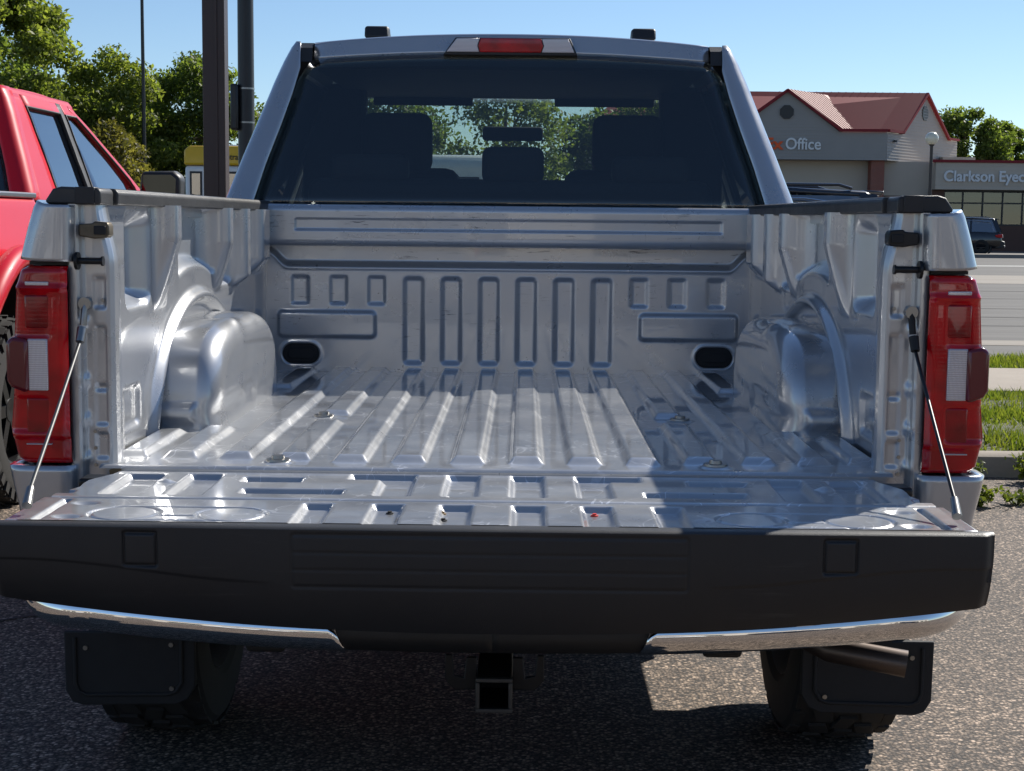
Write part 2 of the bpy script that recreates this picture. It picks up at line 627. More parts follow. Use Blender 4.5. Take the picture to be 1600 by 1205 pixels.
# verge: kerb, grass, pavement, grass, kerb
KY = 5.15
kerb = MB()
prof = [(0.0, -0.01), (0.02, 0.11), (0.05, 0.125), (0.15, 0.125), (0.15, -0.01)]
kerb.prism([(KY + y, z) for y, z in prof], 'x', 1.75, 60)
tag(kerb.build('kerb', M['concrete'], None, 35), kind='structure')
kerb2 = MB().prism([(6.9 + y, z) for y, z in prof], 'x', -60, 1.44)
tag(kerb2.build('kerb', M['concrete'], None, 35), kind='structure')
noser = MB().box(1.60, 1.75, KY, 6.9, -0.01, 0.125)
tag(noser.build('kerb', M['concrete'], None, 35, 0.02), kind='structure')


def ground_sheet(name, x0, x1, y0, y1, z, mat, amp=0.03):
    nx, ny = int((x1 - x0) / 0.35) + 2, int((y1 - y0) / 0.35) + 2
    X, Y = np.meshgrid(np.linspace(x0, x1, nx), np.linspace(y0, y1, ny), indexing='ij')
    Zz = z + amp * (np.sin(X * 1.7 + Y) * np.sin(Y * 2.1 - X * 0.6)) * np.minimum(1, np.minimum(Y - y0, y1 - Y) * 2)
    return tag(grid_obj(name, np.stack([X, Y, Zz], -1), mat), kind='structure')


ground_sheet('verge', 1.75, 40, KY + 0.15, 8.35, 0.10, M['soil'])
ground_sheet('verge', -40, 1.75, 7.05, 8.35, 0.10, M['soil'])
walk = MB()
for i in range(-20, 24):
    x = i * 1.5 + 0.2
    walk.box(x + 0.006, x + 1.494, 8.36, 10.2, -0.01, 0.13)
tag(walk.build('pavement', M['concrete'], None, 35, 0.008, 1), kind='structure')
ground_sheet('verge', -40, 40, 10.21, 11.4, 0.10, M['soil'])
tag(MB().prism([(11.4 + y, z) for y, z in prof][::1], 'x', -60, 60).build('kerb', M['concrete'], None, 35), kind='structure')
sheet('road', -300, 300, 11.5, 62, 0.0, M['road'])
sheet('road_band', -300, 300, 14.35, 15.1, 0.004, M['band'])
sheet('road_band', -300, 300, 33.0, 39.0, 0.004, M['band'])
for i, (y, w) in enumerate(((17.6, 0.05), (19.8, 0.06), (22.4, 0.05), (25.6, 0.08), (28.7, 0.07))):
    pts = [(x, y + 0.25 * math.sin(x * 0.33 + i) + random.uniform(-.06, .06)) for x in np.linspace(-12, 30, 60)]
    b = MB()
    for p, q in zip(pts[:-1], pts[1:]):
        b.add([(p[0], p[1] - w, .004), (q[0], q[1] - w, .004), (q[0], q[1] + w, .004), (p[0], p[1] + w, .004)], [(0, 1, 2, 3)])
    tag(b.build('tar_seam', M['underbody'], None, 0), kind='structure')
patch('lane_line', [(5, 46.5), (40, 53), (40, 53.6), (5, 47.1)], 0.004, M['line'])
tag(MB().prism([(61.5 + y * 4, z * 1.4) for y, z in prof], 'x', -60, 120).build('kerb', M['band'], None, 35), kind='structure')
sheet('plaza_lot', -60, 120, 62.2, 76.5, 0.03, M['road'])
sheet('plaza_lot', -300, 300, 76.5, 120, 0.02, M['concrete'])
# crack in the lot, left
cr = MB()
pp = [(-3.2, 1.36), (-2.4, 1.62), (-1.9, 1.80), (-1.62, 2.02), (-1.2, 2.06), (-0.7, 2.2)]
for p, q in zip(pp[:-1], pp[1:]):
    cr.add([(p[0], p[1] - .012, .004), (q[0], q[1] - .008, .004), (q[0], q[1] + .008, .004), (p[0], p[1] + .012, .004)], [(0, 1, 2, 3)])
tag(cr.build('tar_seam', M['underbody'], None, 0), kind='structure')


# grass blades (nobody could count them)
def blades(name, x0, x1, y0, y1, z, n, h0, h1, mat, label):
    x = rng.uniform(x0, x1, n); y = rng.uniform(y0, y1, n)
    clump = 0.55 + 0.45 * np.sin(x * 3.1 + np.sin(y * 2.3) * 2) * np.sin(y * 2.7 + x)
    keep = rng.random(n) < 0.35 + 0.65 * clump
    x, y, clump = x[keep], y[keep], clump[keep]
    n = len(x)
    h = rng.uniform(h0, h1, n) * (0.5 + 0.8 * clump)
    a = rng.uniform(0, 2 * np.pi, n)
    w = rng.uniform(0.006, 0.012, n)
    lx, ly = rng.normal(0, .45, n) * h, rng.normal(0, .45, n) * h
    base = np.stack([x, y, np.full(n, z)], 1)
    d = np.stack([np.cos(a) * w, np.sin(a) * w, np.zeros(n)], 1)
    tip = base + np.stack([lx, ly, h], 1)
    V = np.stack([base - d, base + d, tip], 1).reshape(-1, 3)
    F = np.arange(3 * n).reshape(n, 3)
    return tag(finish(name, np_mesh(name, V, F), mat, None, 0), label, 'grass', kind='stuff')


blades('grass', 1.78, 9, KY + .16, 8.35, 0.09, 80000, .04, .11, M['grass'], 'sunlit uneven grass on the verge inside the kerb, right of the truck')
blades('grass', 1.78, 14, 10.2, 11.4, 0.09, 50000, .04, .10, M['grass'], 'strip of green grass between the pavement and the road')
blades('grass', -14, 1.5, 7.06, 8.35, 0.09, 20000, .06, .14, M['grass'], 'grass strip ahead of the parked trucks')

# ------------------------------------------------------------------ trees
def leaves_mesh(name, centres, size, mat, parent, squash=1.0):
    n = len(centres)
    u = rng.normal(size=(n, 3)); u /= np.linalg.norm(u, axis=1, keepdims=True)
    w = rng.normal(size=(n, 3)); w[:, 2] *= 0.6
    w -= u * (w * u).sum(1, keepdims=True); w /= np.linalg.norm(w, axis=1, keepdims=True)
    s = size * rng.uniform(0.6, 1.35, (n, 1))
    V = np.stack([centres - u * s, centres + w * s * .55, centres + u * s, centres - w * s * .55], 1).reshape(-1, 3)
    F = np.arange(4 * n).reshape(n, 4)
    return finish(name, np_mesh(name, V, F), mat, parent, 0)


def tree(x, y, h, rx, rz, n, mat, label, leaf=0.16, group=None, zlow=0.22, blobs=95, lobes=None):
    root = tag(empty('tree', (x, y, 0)), label, 'tree', group)
    zc = h - rz
    cen, rad = [], []
    for k in range(blobs):
        a = random.uniform(0, 2 * math.pi)
        t = random.uniform(-1, 1)
        rr_ = math.sqrt(max(0.0, 1 - t * t)) * random.uniform(0.55, 1.0)
        cen.append((math.cos(a) * rr_ * rx * .86, math.sin(a) * rr_ * rx * .86, zc + t * rz * .86))
        rad.append(random.uniform(0.14, 0.28) * rx)
    cen = np.array(cen); rad = np.array(rad)
    if lobes:
        for (lx, ly, lz, lr) in lobes:
            cen = np.vstack([cen, [(lx, ly, lz)]]); rad = np.append(rad, lr)
    n = int(n * 1.8)
    pick = rng.choice(len(cen), n, p=rad ** 2 / (rad ** 2).sum())
    d = rng.normal(size=(n, 3)); d /= np.linalg.norm(d, axis=1, keepdims=True)
    rr_ = rad[pick] * rng.beta(3.2, 1.4, n)
    P = cen[pick] + d * rr_[:, None] * np.array([1, 1, .8])
    # twiggy sprays past the outline
    P += rng.normal(0, 0.06 * rx * .35, P.shape)
    P = P[P[:, 2] > h * zlow * .5]
    leaves_mesh('crown', P, leaf * .68, mat, root)
    t = MB()
    t.tube([(0, 0, -.05), (0.05, 0, h * .25), (-.04, .05, h * .5), (0, 0, h * .8)], [0.035 * h * .8, .026 * h * .8, .017 * h * .8, .006 * h], 10)
    for k in range(9):
        a = k * 2.4
        z0 = h * (.22 + .05 * k)
        e = cen[random.randrange(blobs)]
        t.tube([(0, 0, z0), (e[0] * .5, e[1] * .5, (z0 + e[2]) / 2 + .3), (e[0], e[1], e[2])], [.012 * h, .007 * h, .003 * h], 6)
    t.build('trunk', M['trunk'], root, 60)
    return root


GT = 'trees along the far side of the road on the left'
tree(-17.6, 47, 9.7, 3.3, 4.7, 26000, M['leaf'], 'tallest bright green tree, at the left edge above the red pickup', .14, GT, .02)
tree(-14.3, 50, 7.2, 2.8, 3.5, 17000, M['leaf'], 'yellow-green tree just left of the thin lamp pole', .13, GT, .02)
tree(-11.7, 53, 7.5, 3.1, 3.7, 20000, M['leaf_dark'], 'round deep green tree between the thin lamp pole and the brown post', .13, GT, .02)
tree(-13.4, 46, 4.4, 1.9, 2.2, 8000, M['leaf_dry'], 'low olive shrubby tree beside the bus stop sign', .11, GT, 0.02)
tree(-20.5, 54, 8.6, 3.6, 4.2, 15000, M['leaf_dark'], 'dark tree at the left edge, behind the tallest one', .15, GT, .02)
tree(-8.0, 57, 6.6, 3.0, 3.2, 12000, M['leaf_dark'], 'dark tree behind the bus and the black pole', .15, GT, .02)
tree(-15.9, 57, 6.9, 3.0, 3.4, 12000, M['leaf_dark'], 'deep green tree set back between the two bright trees on the left', .15, GT, .02)
GW = 'trees seen through the cab of the silver pickup'
for i, (x, y, h, r) in enumerate(((-4.6, 50, 6.2, 2.5), (-0.6, 49, 6.6, 2.6), (2.6, 52, 5.6, 2.0), (4.6, 50, 6.6, 1.9))):
    tree(x, y, h, r, h * .46, 6000, M['leaf'] if i % 2 else M['leaf_dark'],
         ['tree behind the bus roof, seen through the left of the truck cab', 'tree seen through the cab beside its mirror',
          'lower tree seen through the cab under a gap of sky', 'tree seen at the right end of the cab windscreen'][i], .13, GW, 0.05)
GR = 'trees behind the shopping plaza'
for i, (x, y, h, r) in enumerate(((37.5, 128, 11.6, 4.2), (42.5, 132, 10.6, 3.6), (46.5, 126, 9.6, 4.0), (33.5, 131, 9.6, 3.2))):
    tree(x, y, h, r, h * .44, 12000, M['leaf_dark'] if i != 2 else M['leaf'],
         ['dense tree rising right of the red gable roof', 'rounded tree near the right edge above the eyewear shop', 'bright tree at the right edge behind the plaza',
          'tree partly hidden by the grey gable end'][i], .24, GR, 0.05)

# ------------------------------------------------------------------ lettering
def sign_letters(parent, text, x, y, z, height, mat, bold=0.02, depth=0.03, name='letter', width=None, vec=(1, 0)):
    """separate letter meshes on a wall plane facing -y"""
    def mk(s):
        cu = bpy.data.curves.new('t', 'FONT')
        cu.body = s
        cu.size = height / 0.72
        cu.offset = bold * height
        cu.extrude = depth / 2
        o = bpy.data.objects.new('t', cu)
        col.objects.link(o)
        dg = bpy.context.evaluated_depsgraph_get()
        me = bpy.data.meshes.new_from_object(o.evaluated_get(dg))
        bpy.data.objects.remove(o)
        bpy.data.curves.remove(cu)
        return me
    def xmax(me):
        return max((v.co.x for v in me.vertices), default=0)
    total = xmax(mk(text))
    k = (width / total) if width else 1.0
    out = []
    for i, ch in enumerate(text):
        if ch == ' ':
            continue
        me = mk(ch)
        off = xmax(mk(text[:i + 1])) - xmax(me)
        for v in me.vertices:
            px, pz, pd = (v.co.x + off) * k, v.co.y, v.co.z
            v.co = (x + px * vec[0], y - pd - depth / 2 + px * vec[1], z + pz)
        m_ = mat[i] if isinstance(mat, list) else mat
        me.materials.clear()
        out.append(finish(name, me, m_, parent, 0))
    return out


# ------------------------------------------------------------------ shopping plaza
bld = tag(empty('shop_building', (0, 0, 0)), 'grey sided shop with cross-gabled red metal roof and an orange and white sign', 'building')
C0 = Vector((18.9, 77, 0))
e2 = Vector((0.60, 0.80, 0)).normalized()
LW, LS = 16.0, 9.7            # front length to the left, side length
zf0, zf1 = 4.70, 6.20         # fascia
def clap(mb, p, d, n, z0, z1, ext, pitch=.155):
    """clapboards on a wall from p along d, ext(z)->(s0,s1), tipped out at the foot"""
    z = z0
    while z < z1 - .02:
        zt = min(z + pitch, z1)
        a0, a1 = ext(z); b0, b1 = ext(zt)
        if a1 - a0 > .05:
            q = [p + d * a0 + n * .022, p + d * a1 + n * .022, p + d * max(b1, b0 + .01) + n * .002, p + d * b0 + n * .002]
            mb.add([(q[0].x, q[0].y, z), (q[1].x, q[1].y, z), (q[2].x, q[2].y, zt), (q[3].x, q[3].y, zt)], [(0, 1, 2, 3)])
            mb.add([(q[0].x, q[0].y, z), (q[1].x, q[1].y, z), (q[1].x - n.x * .022, q[1].y - n.y * .022, z), (q[0].x - n.x * .022, q[0].y - n.y * .022, z)], [(0, 1, 2, 3)])
        z = zt
    return mb
front_l = C0 + Vector((-LW, 0, 0))
nf = Vector((0, -1, 0))
ns = Vector((e2.y, -e2.x, 0))
# core solid behind the boards
foot = [C0, C0 + e2 * LS, front_l + e2 * LS, front_l]
MB().prism([(p.x, p.y) for p in foot], 'z', zf0, zf1).build('fascia_core', M['siding'], bld, 0)
Pk = 8.19                     # gable peak
xg0, xg1, xgp = 10.95, 16.35, 13.64
def ext_front(z):
    if z < zf1: return (0, LW)
    t = (z - zf1) / (Pk - zf1)
    return (xg0 + (xgp - xg0) * t - front_l.x, xg1 + (xgp - xg1) * t - front_l.x)
sd = MB()
clap(sd, front_l, Vector((1, 0, 0)), nf, zf0, zf1, ext_front)
clap(sd, front_l, Vector((1, 0, 0)), nf, zf1, Pk, ext_front)
Ps = 8.40
def ext_side(z):
    if z < zf1: return (0, LS)
    t = (z - zf1) / (Ps - zf1)
    return (1.77 + 3.08 * t, 8.2 - 3.35 * t)
clap(sd, C0, e2, ns, zf0, zf1, ext_side)
clap(sd, C0, e2, ns, zf1, Ps, ext_side)
o = sd.build('siding', M['siding'], bld, 0)
# roofs: side gable ridge runs left, front gable ridge runs along e2
def V3(p, z): return (p.x, p.y, z)
rb = MB()
ov = 0.15
sgF, sgP, sgB = C0 + e2 * 1.77, C0 + e2 * 4.85, C0 + e2 * 8.2
L_ = Vector((-LW, 0, 0))
out = ns * ov
eF = C0 - e2 * .2
th = .10
def slab(mb, q):
    mb.add(q + [(a, b, c - th) for a, b, c in q], [(0, 1, 2, 3), (7, 6, 5, 4), (0, 4, 5, 1), (1, 5, 6, 2), (2, 6, 7, 3), (3, 7, 4, 0)])
slab(rb, [V3(C0 + e2 * 1.65 + out - e2 * .0, zf1 + .02), V3(sgP + out, Ps + .1), V3(sgP + L_, Ps + .1), V3(front_l - e2 * .1, zf1 + .02)])
slab(rb, [V3(sgB + out + e2 * .2, zf1 - .0), V3(sgB + L_, zf1), V3(sgP + L_, Ps + .1), V3(sgP + out, Ps + .1)])
# front gable
gp = Vector((xgp, 77, 0)) + nf * .15
gr = Vector((xg1, 77, 0)) + nf * .15
gl_ = Vector((xg0, 77, 0)) + nf * .15
back = e2 * 5.0
slab(rb, [V3(gr + Vector((.12, 0, 0)), zf1 + .04), V3(gr + back + Vector((.12, 0, 0)), zf1 + .04), V3(gp + back, Pk + .12), V3(gp, Pk + .12)])
slab(rb, [V3(gl_ - Vector((.12, 0, 0)), zf1 + .04), V3(gp, Pk + .12), V3(gp + back, Pk + .12), V3(gl_ + back - Vector((.12, 0, 0)), zf1 + .04)])
rb.build('roof', M['red_roof'], bld, 0)
seam = MB()
def seams(a0, a1, b0, b1, n, mb):
    """ribs from line a to line b"""
    for i in range(n + 1):
        t = i / n
        a = Vector(a0).lerp(Vector(a1), t); b = Vector(b0).lerp(Vector(b1), t)
        c = (a + b) / 2; ax = (b - a) / 2
        side = (Vector(a1) - Vector(a0)).normalized() * .016
        nn = ax.cross(side).normalized() * .014
        if nn.z < 0: nn = -nn
        mb.obox(c + nn, ax, side, nn)
seams(V3(gr + Vector((.12, 0, 0)), zf1 + .04), V3(gr + back * .8 + Vector((.12, 0, 0)), zf1 + .04), V3(gp, Pk + .12), V3(gp + back * .8, Pk + .12), 11, seam)
ra = sgP - sgF
eA, eB = sgF + Vector((-8.0, 0, 0)) + out * .6, sgF + out * .6
seams(V3(eA, zf1 + .03), V3(eB, zf1 + .03), V3(eA + ra, Ps + .1), V3(eB + ra, Ps + .1), 20, seam)
tag(seam.build('roof_seams', M['red_roof'], bld, 0), kind='stuff')
trim = MB()
def bar(p, q, w, mb):
    p, q = Vector(p), Vector(q)
    ax = (q - p) / 2
    s = ax.cross(Vector((0, 0, 1)))
    s = s.normalized() * w if s.length > 1e-4 else Vector((w, 0, 0))
    n = ax.cross(s).normalized() * w
    mb.obox((p + q) / 2, ax, s, n)
bar(V3(gl_ - Vector((.15, 0, 0)), zf1), V3(gp, Pk + .06), .07, trim)
bar(V3(gp, Pk + .06), V3(gr + Vector((.15, 0, 0)), zf1), .07, trim)
bar(V3(gr, zf1 + .03), V3(C0 + nf * .12, zf1 + .03), .07, trim)
bar(V3(C0 + ns * .1, zf1 + .03), V3(sgF + ns * .1, zf1 + .03), .07, trim)
bar(V3(sgF + ns * .12, zf1), V3(sgP + ns * .14, Ps + .06), .07, trim)
bar(V3(sgP + ns * .14, Ps + .06), V3(sgB + ns * .12, zf1), .06, trim)
bar(V3(sgB + ns * .1, zf1), V3(C0 + e2 * LS + ns * .1, zf1), .06, trim)
trim.build('roof_trim', M['red_roof'], bld, 0)
def octo(c, d, n, z, r, name):
    vs = []
    for k in range(8):
        a = R(22.5 + 45 * k)
        p = c + d * (r * math.cos(a)) + n * .05
        vs.append((p.x, p.y, z + r * math.sin(a)))
    mb = MB().add(vs, [tuple(range(8))])
    fr = mb.build(name, M['window_dark'], bld, 0)
    fr.modifiers.new("solid", 'SOLIDIFY').thickness = .05
    lv = MB()
    for k in range(5):
        zz = z - r * .7 + k * r * .35
        hw = math.sqrt(max(.01, r * r * .9 - (zz - z) ** 2)) * .9
        a, b = c - d * hw + n * .07, c + d * hw + n * .07
        lv.add([(a.x, a.y, zz - .03), (b.x, b.y, zz - .03), (b.x + n.x * -.04, b.y + n.y * -.04, zz + .05), (a.x + n.x * -.04, a.y + n.y * -.04, zz + .05)], [(0, 1, 2, 3)])
    lv.build('louvre', M['siding'], fr, 0)
octo(Vector((xgp, 77, 0)), Vector((1, 0, 0)), nf, 7.13, .38, 'gable_vent')
octo(sgP, e2, ns, 7.40, .42, 'gable_vent')
MB().obox(V3(C0 + e2 * .8 + ns * .12, 5.72), Vector((.06, 0, 0)), Vector((0, .12, 0)), Vector((0, 0, .05))).build('wall_lamp', M['dark_pole'], bld, 0)
# wall under the fascia, set back, with a brick pier at the corner and dark shopfront
MB().prism([(C0.x - .35, 78.2), (C0.x + 6.5, 78.2), (C0.x + 6.5, 86), (front_l.x, 86), (front_l.x, 78.2)], 'z', 2.9, zf0 - .004).build('wall', M['beige'], bld, 0)
MB().prism([(C0.x + .3, 78.6), (C0.x + 6.2, 79.0), (C0.x + 6.2, 86), (front_l.x, 86), (front_l.x, 78.6)], 'z', 0, 2.898).build('shopfront', M['brown_panel'], bld, 0)
MB().box(C0.x - .72, C0.x - .02, 77.25, 77.95, 0, zf0 - .002).build('brick_pier', M['brick'], bld, 0)
for i in range(5):
    x = C0.x - 1.6 - i * 2.1
    f = MB().box(x - 1.9, x, 78.5, 78.56, .5, 2.7).build('window', M['window_dark'], bld, 0)
    MB().box(x - 1.84, x - .06, 78.48, 78.498, .56, 2.64).build('pane', M['shop_glass'], f, 0)
sg = tag(empty('shop_sign', (0, 0, 0)), 'orange and white raised letters on the grey front gable', 'sign')
sign_letters(sg, 'FedEx', 11.12, 76.97, 5.22, .60, [M['purple']] * 3 + [M['orange_sign']] * 2, .035, .06, width=2.40)
sign_letters(sg, 'Office', 13.60, 76.97, 5.22, .60, M['white_sign'], .02, .06, width=1.86)

bl2 = tag(empty('shop_building', (0, 0, 0)), 'low beige shop with a long window front at the right edge', 'building')
MB().box(21.5, 44, 77.0, 88, 3.22, 4.62).build('fascia', M['beige'], bl2, 0)
MB().box(21.3, 44, 76.9, 77.3, 4.625, 4.76).build('roof_trim', M['red_roof'], bl2, 0)
cl = MB()
clap(cl, Vector((21.5, 77, 0)), Vector((1, 0, 0)), nf, 3.24, 4.62, lambda z: (0, 22.5), .2)
cl.build('siding', M['beige'], bl2, 0)
MB().box(21.6, 44, 79.0, 88, 0, 3.215).build('wall', M['interior'], bl2, 0)
MB().box(22.0, 44, 77.6, 77.9, 0, 1.36).build('window_wall', M['brown_panel'], bl2, 0)
MB().box(21.4, 22.15, 77.55, 77.95, 0, 3.21).build('pier', M['brown_panel'], bl2, 0)
fr = MB()
xs = [22.16, 23.15, 24.2, 25.25, 26.3, 27.35, 28.4, 29.45]
fr.box(22.16, 29.5, 77.62, 77.72, 1.36, 1.44); fr.box(22.16, 29.5, 77.62, 77.72, 3.10, 3.21); fr.box(22.16, 29.5, 77.62, 77.72, 2.50, 2.57)
for x in xs:
    fr.box(x - .04, x + .04, 77.618, 77.722, 1.44, 3.1)
wf = fr.build('window_frame', M['window_dark'], bl2, 0)
pane_me = MB().box(0, .95, 0, .012, 0, 1.05)
for i, x in enumerate(xs[:-1]):
    MB().box(x + .045, xs[i + 1] - .045, 77.66, 77.672, 1.445, 2.495).build('pane', M['shop_glass'], wf, 0)
    MB().box(x + .045, xs[i + 1] - .045, 77.66, 77.672, 2.575, 3.095).build('pane', M['shop_glass'], wf, 0)
MB().box(23.2, 25.0, 82, 83, 4.765, 5.12).build('rooftop_unit', M['siding'], bl2, 0)
sg2 = tag(empty('shop_sign', (0, 0, 0)), 'white raised letters on the beige fascia above the shop windows', 'sign')
sign_letters(sg2, 'Clarkson Eyecare', 21.9, 76.96, 3.66, .56, M['white_sign'], .035, .08, width=5.15)

# ------------------------------------------------------------------ poles, lamp, signs
t = tag(empty('sign_post', (-3.59, 15, 0)), 'brown square steel post rising out of frame between the red pickup and the cab', 'post')
MB().box(-.13, .13, -.12, .12, 0, 7.5).build('post', M['brown_pole'], t, 35, .012)
MB().box(.012, .045, -.135, -.121, .02, 7.48).build('corner_rib', M['brown_pole'], t, 0)
t = tag(empty('light_pole', (-3.96, 19, 0)), 'thick round black pole with two steel bands, beside the truck cab', 'pole')
MB().tube([(0, 0, 0), (0, 0, 4), (0, 0, 9)], [.125, .115, .10], 24).build('pole', M['dark_pole'], t, 60)
for z in (2.73, 3.21):
    MB().tube([(0, 0, z - .012), (0, 0, z + .012)], .121, 24).build('band', M['steel'], t, 60)
s = tag(empty('pole_sign', (-4.14, 19, 0)), 'dark back of a sign strapped to the black pole', 'sign')
MB().box(-.02, .09, -.17, .17, 2.62, 3.27).build('panel', M['dark_pole'], s, 35, .03)
t = tag(empty('light_pole', (-12.65, 48, 0)), 'thin tall dark lamp pole in front of the left trees', 'pole')
MB().tube([(0, 0, 0), (0, 0, 6), (0, 0, 12)], [.075, .06, .045], 12).build('pole', M['dark_pole'], t, 60)
MB().obox((.5, 0, 12), (.6, 0, 0), (0, .12, 0), (0, 0, .05)).build('lamp_head', M['dark_pole'], t, 35, .02)

t = tag(empty('bus_stop_sign', (-13.72, 52, 0)), 'small purple and white bus stop sign with a red T', 'sign')
MB().tube([(0, .03, 0), (0, .03, 3.2)], .03, 8).build('post', M['steel'], t, 60)
MB().prism([(-.2, 2.88), (.2, 2.88), (.2, 3.05), (.12, 3.15), (-.12, 3.15), (-.2, 3.05)], 'y', -.012, .012).build('panel', M['purple'], t, 0)
MB().box(-.2, .2, -.012, .012, 2.62, 2.876).build('panel', M['white_sign'], t, 0)
MB().box(-.085, .085, -.02, -.013, 3.03, 3.07).box(-.03, .03, -.02, -.013, 2.91, 3.028).build('letter', M['orange_sign'], t, 0)
MB().box(-.1, .1, -.018, -.013, 2.78, 2.83).build('print', M['dark_print'], t, 0)

t = tag(empty('street_lamp', (12.77, 45, 0)), 'street lamp with a round cream globe in front of the grey gable', 'lamp')
MB().tube([(0, 0, 0), (0, 0, .15), (0, 0, .16), (0, 0, 3.85)], [.11, .11, .055, .05], 14).build('post', M['bronze_pole'], t, 60)
g = MB()
pr = [(math.cos(a), math.sin(a)) for a in np.linspace(-math.pi / 2, math.pi / 2, 15)]
g.tube([(0, 0, 4.06 + .205 * q) for _, q in pr], [max(.002, .205 * p) for p, _ in pr], 24)
g.build('globe', M['globe'], t, 180)
MB().tube([(0, 0, 3.82), (0, 0, 3.9)], [.06, .10], 14).build('collar', M['bronze_pole'], t, 60)

# ------------------------------------------------------------------ bus and van
bus = tag(empty('bus', (-7.75, 32, 0)), 'white and yellow transit bus behind the poles, partly hidden by the truck cab', 'bus')
BW, BL = 2.6, 11.0
MB().box(0, BW, 0, BL, .35, 2.55).build('body', M['white_paint'], bus, 35, .08, 3)
MB().prism([(-.015, 2.56), (BW + .015, 2.56), (BW + .015, 2.90), (BW - .1, 3.0), (.1, 3.0), (-.015, 2.90)], 'y', -.015, BL + .015).build('roof_band', M['bus_yellow'], bus, 35, .05, 3)
MB().box(.4, BW - .4, 2.0, 6.0, 3.0, 3.12).build('roof_pod', M['white_paint'], bus, 35, .04)
for i, (x0, x1) in enumerate(((.12, .40), (.46, .74), (.95, 2.45))):
    f = MB().box(x0, x1, -.012, -.001, .75 if i < 2 else 1.3, 2.42).build('window', M['window_dark'], bus, 0)
    MB().box(x0 + .045, x1 - .045, -.02, -.013, .80 if i < 2 else 1.35, 2.37).build('pane', M['car_glass'], f, 0)
for k in range(7):
    f = MB().box(BW + .001, BW + .012, .6 + k * 1.4, 1.85 + k * 1.4, 1.35, 2.42).build('window', M['window_dark'], bus, 0)
    MB().box(BW + .013, BW + .02, .66 + k * 1.4, 1.79 + k * 1.4, 1.40, 2.36).build('pane', M['car_glass'], f, 0)
sgb = empty('side_print', (0, 0, 0), 0, bus)
sign_letters(sgb, 'metrotransit', .62, -.02, 2.69, .14, M['dark_print'], .01, .01, width=.86)
for x in (.14, BW - .14):
    for y in (2.6, 8.4):
        w = MB().lathe_x([(-.13, .0), (-.13, .48), (.13, .48), (.13, 0)], (0, 0, 0), 24).build('wheel', M['tyre'], bus, 35)
        w.location = (x, y, .48)
van = tag(empty('van', (-1.75, 30, 0)), 'white high roofed van seen through the truck cab, left of the mirror', 'van')
MB().prism([(0, .35), (5.4, .35), (5.5, 1.1), (4.6, 1.35), (3.9, 2.35), (3.4, 2.72), (.2, 2.78), (0, 2.6)], 'x', -1.0, 1.0).build('body', M['white_paint'], van, 35, .10, 3)
f = MB().box(-.82, .82, -.014, -.001, 1.5, 2.3).build('rear_window', M['window_dark'], van, 0)
MB().box(-.76, -.04, -.022, -.015, 1.56, 2.24).build('pane', M['car_glass'], f, 0)
MB().box(.04, .76, -.022, -.015, 1.56, 2.24).build('pane', M['car_glass'], f, 0)
MB().box(-1.0, 1.0, -.12, .02, .4, .6).build('bumper', M['black_plastic'], van, 35, .03)
for x in (-.9, .9):
    MB().box(x - .06, x + .06, -.03, -.001, .9, 1.35).build('taillight', M['red_lens'], van, 35, .01)
    for y in (1.0, 4.4):
        w = MB().lathe_x([(-.11, .0), (-.11, .36), (.11, .36), (.11, 0)], (0, 0, 0), 24).build('wheel', M['tyre'], van, 35)
        w.location = (x, y, .36)

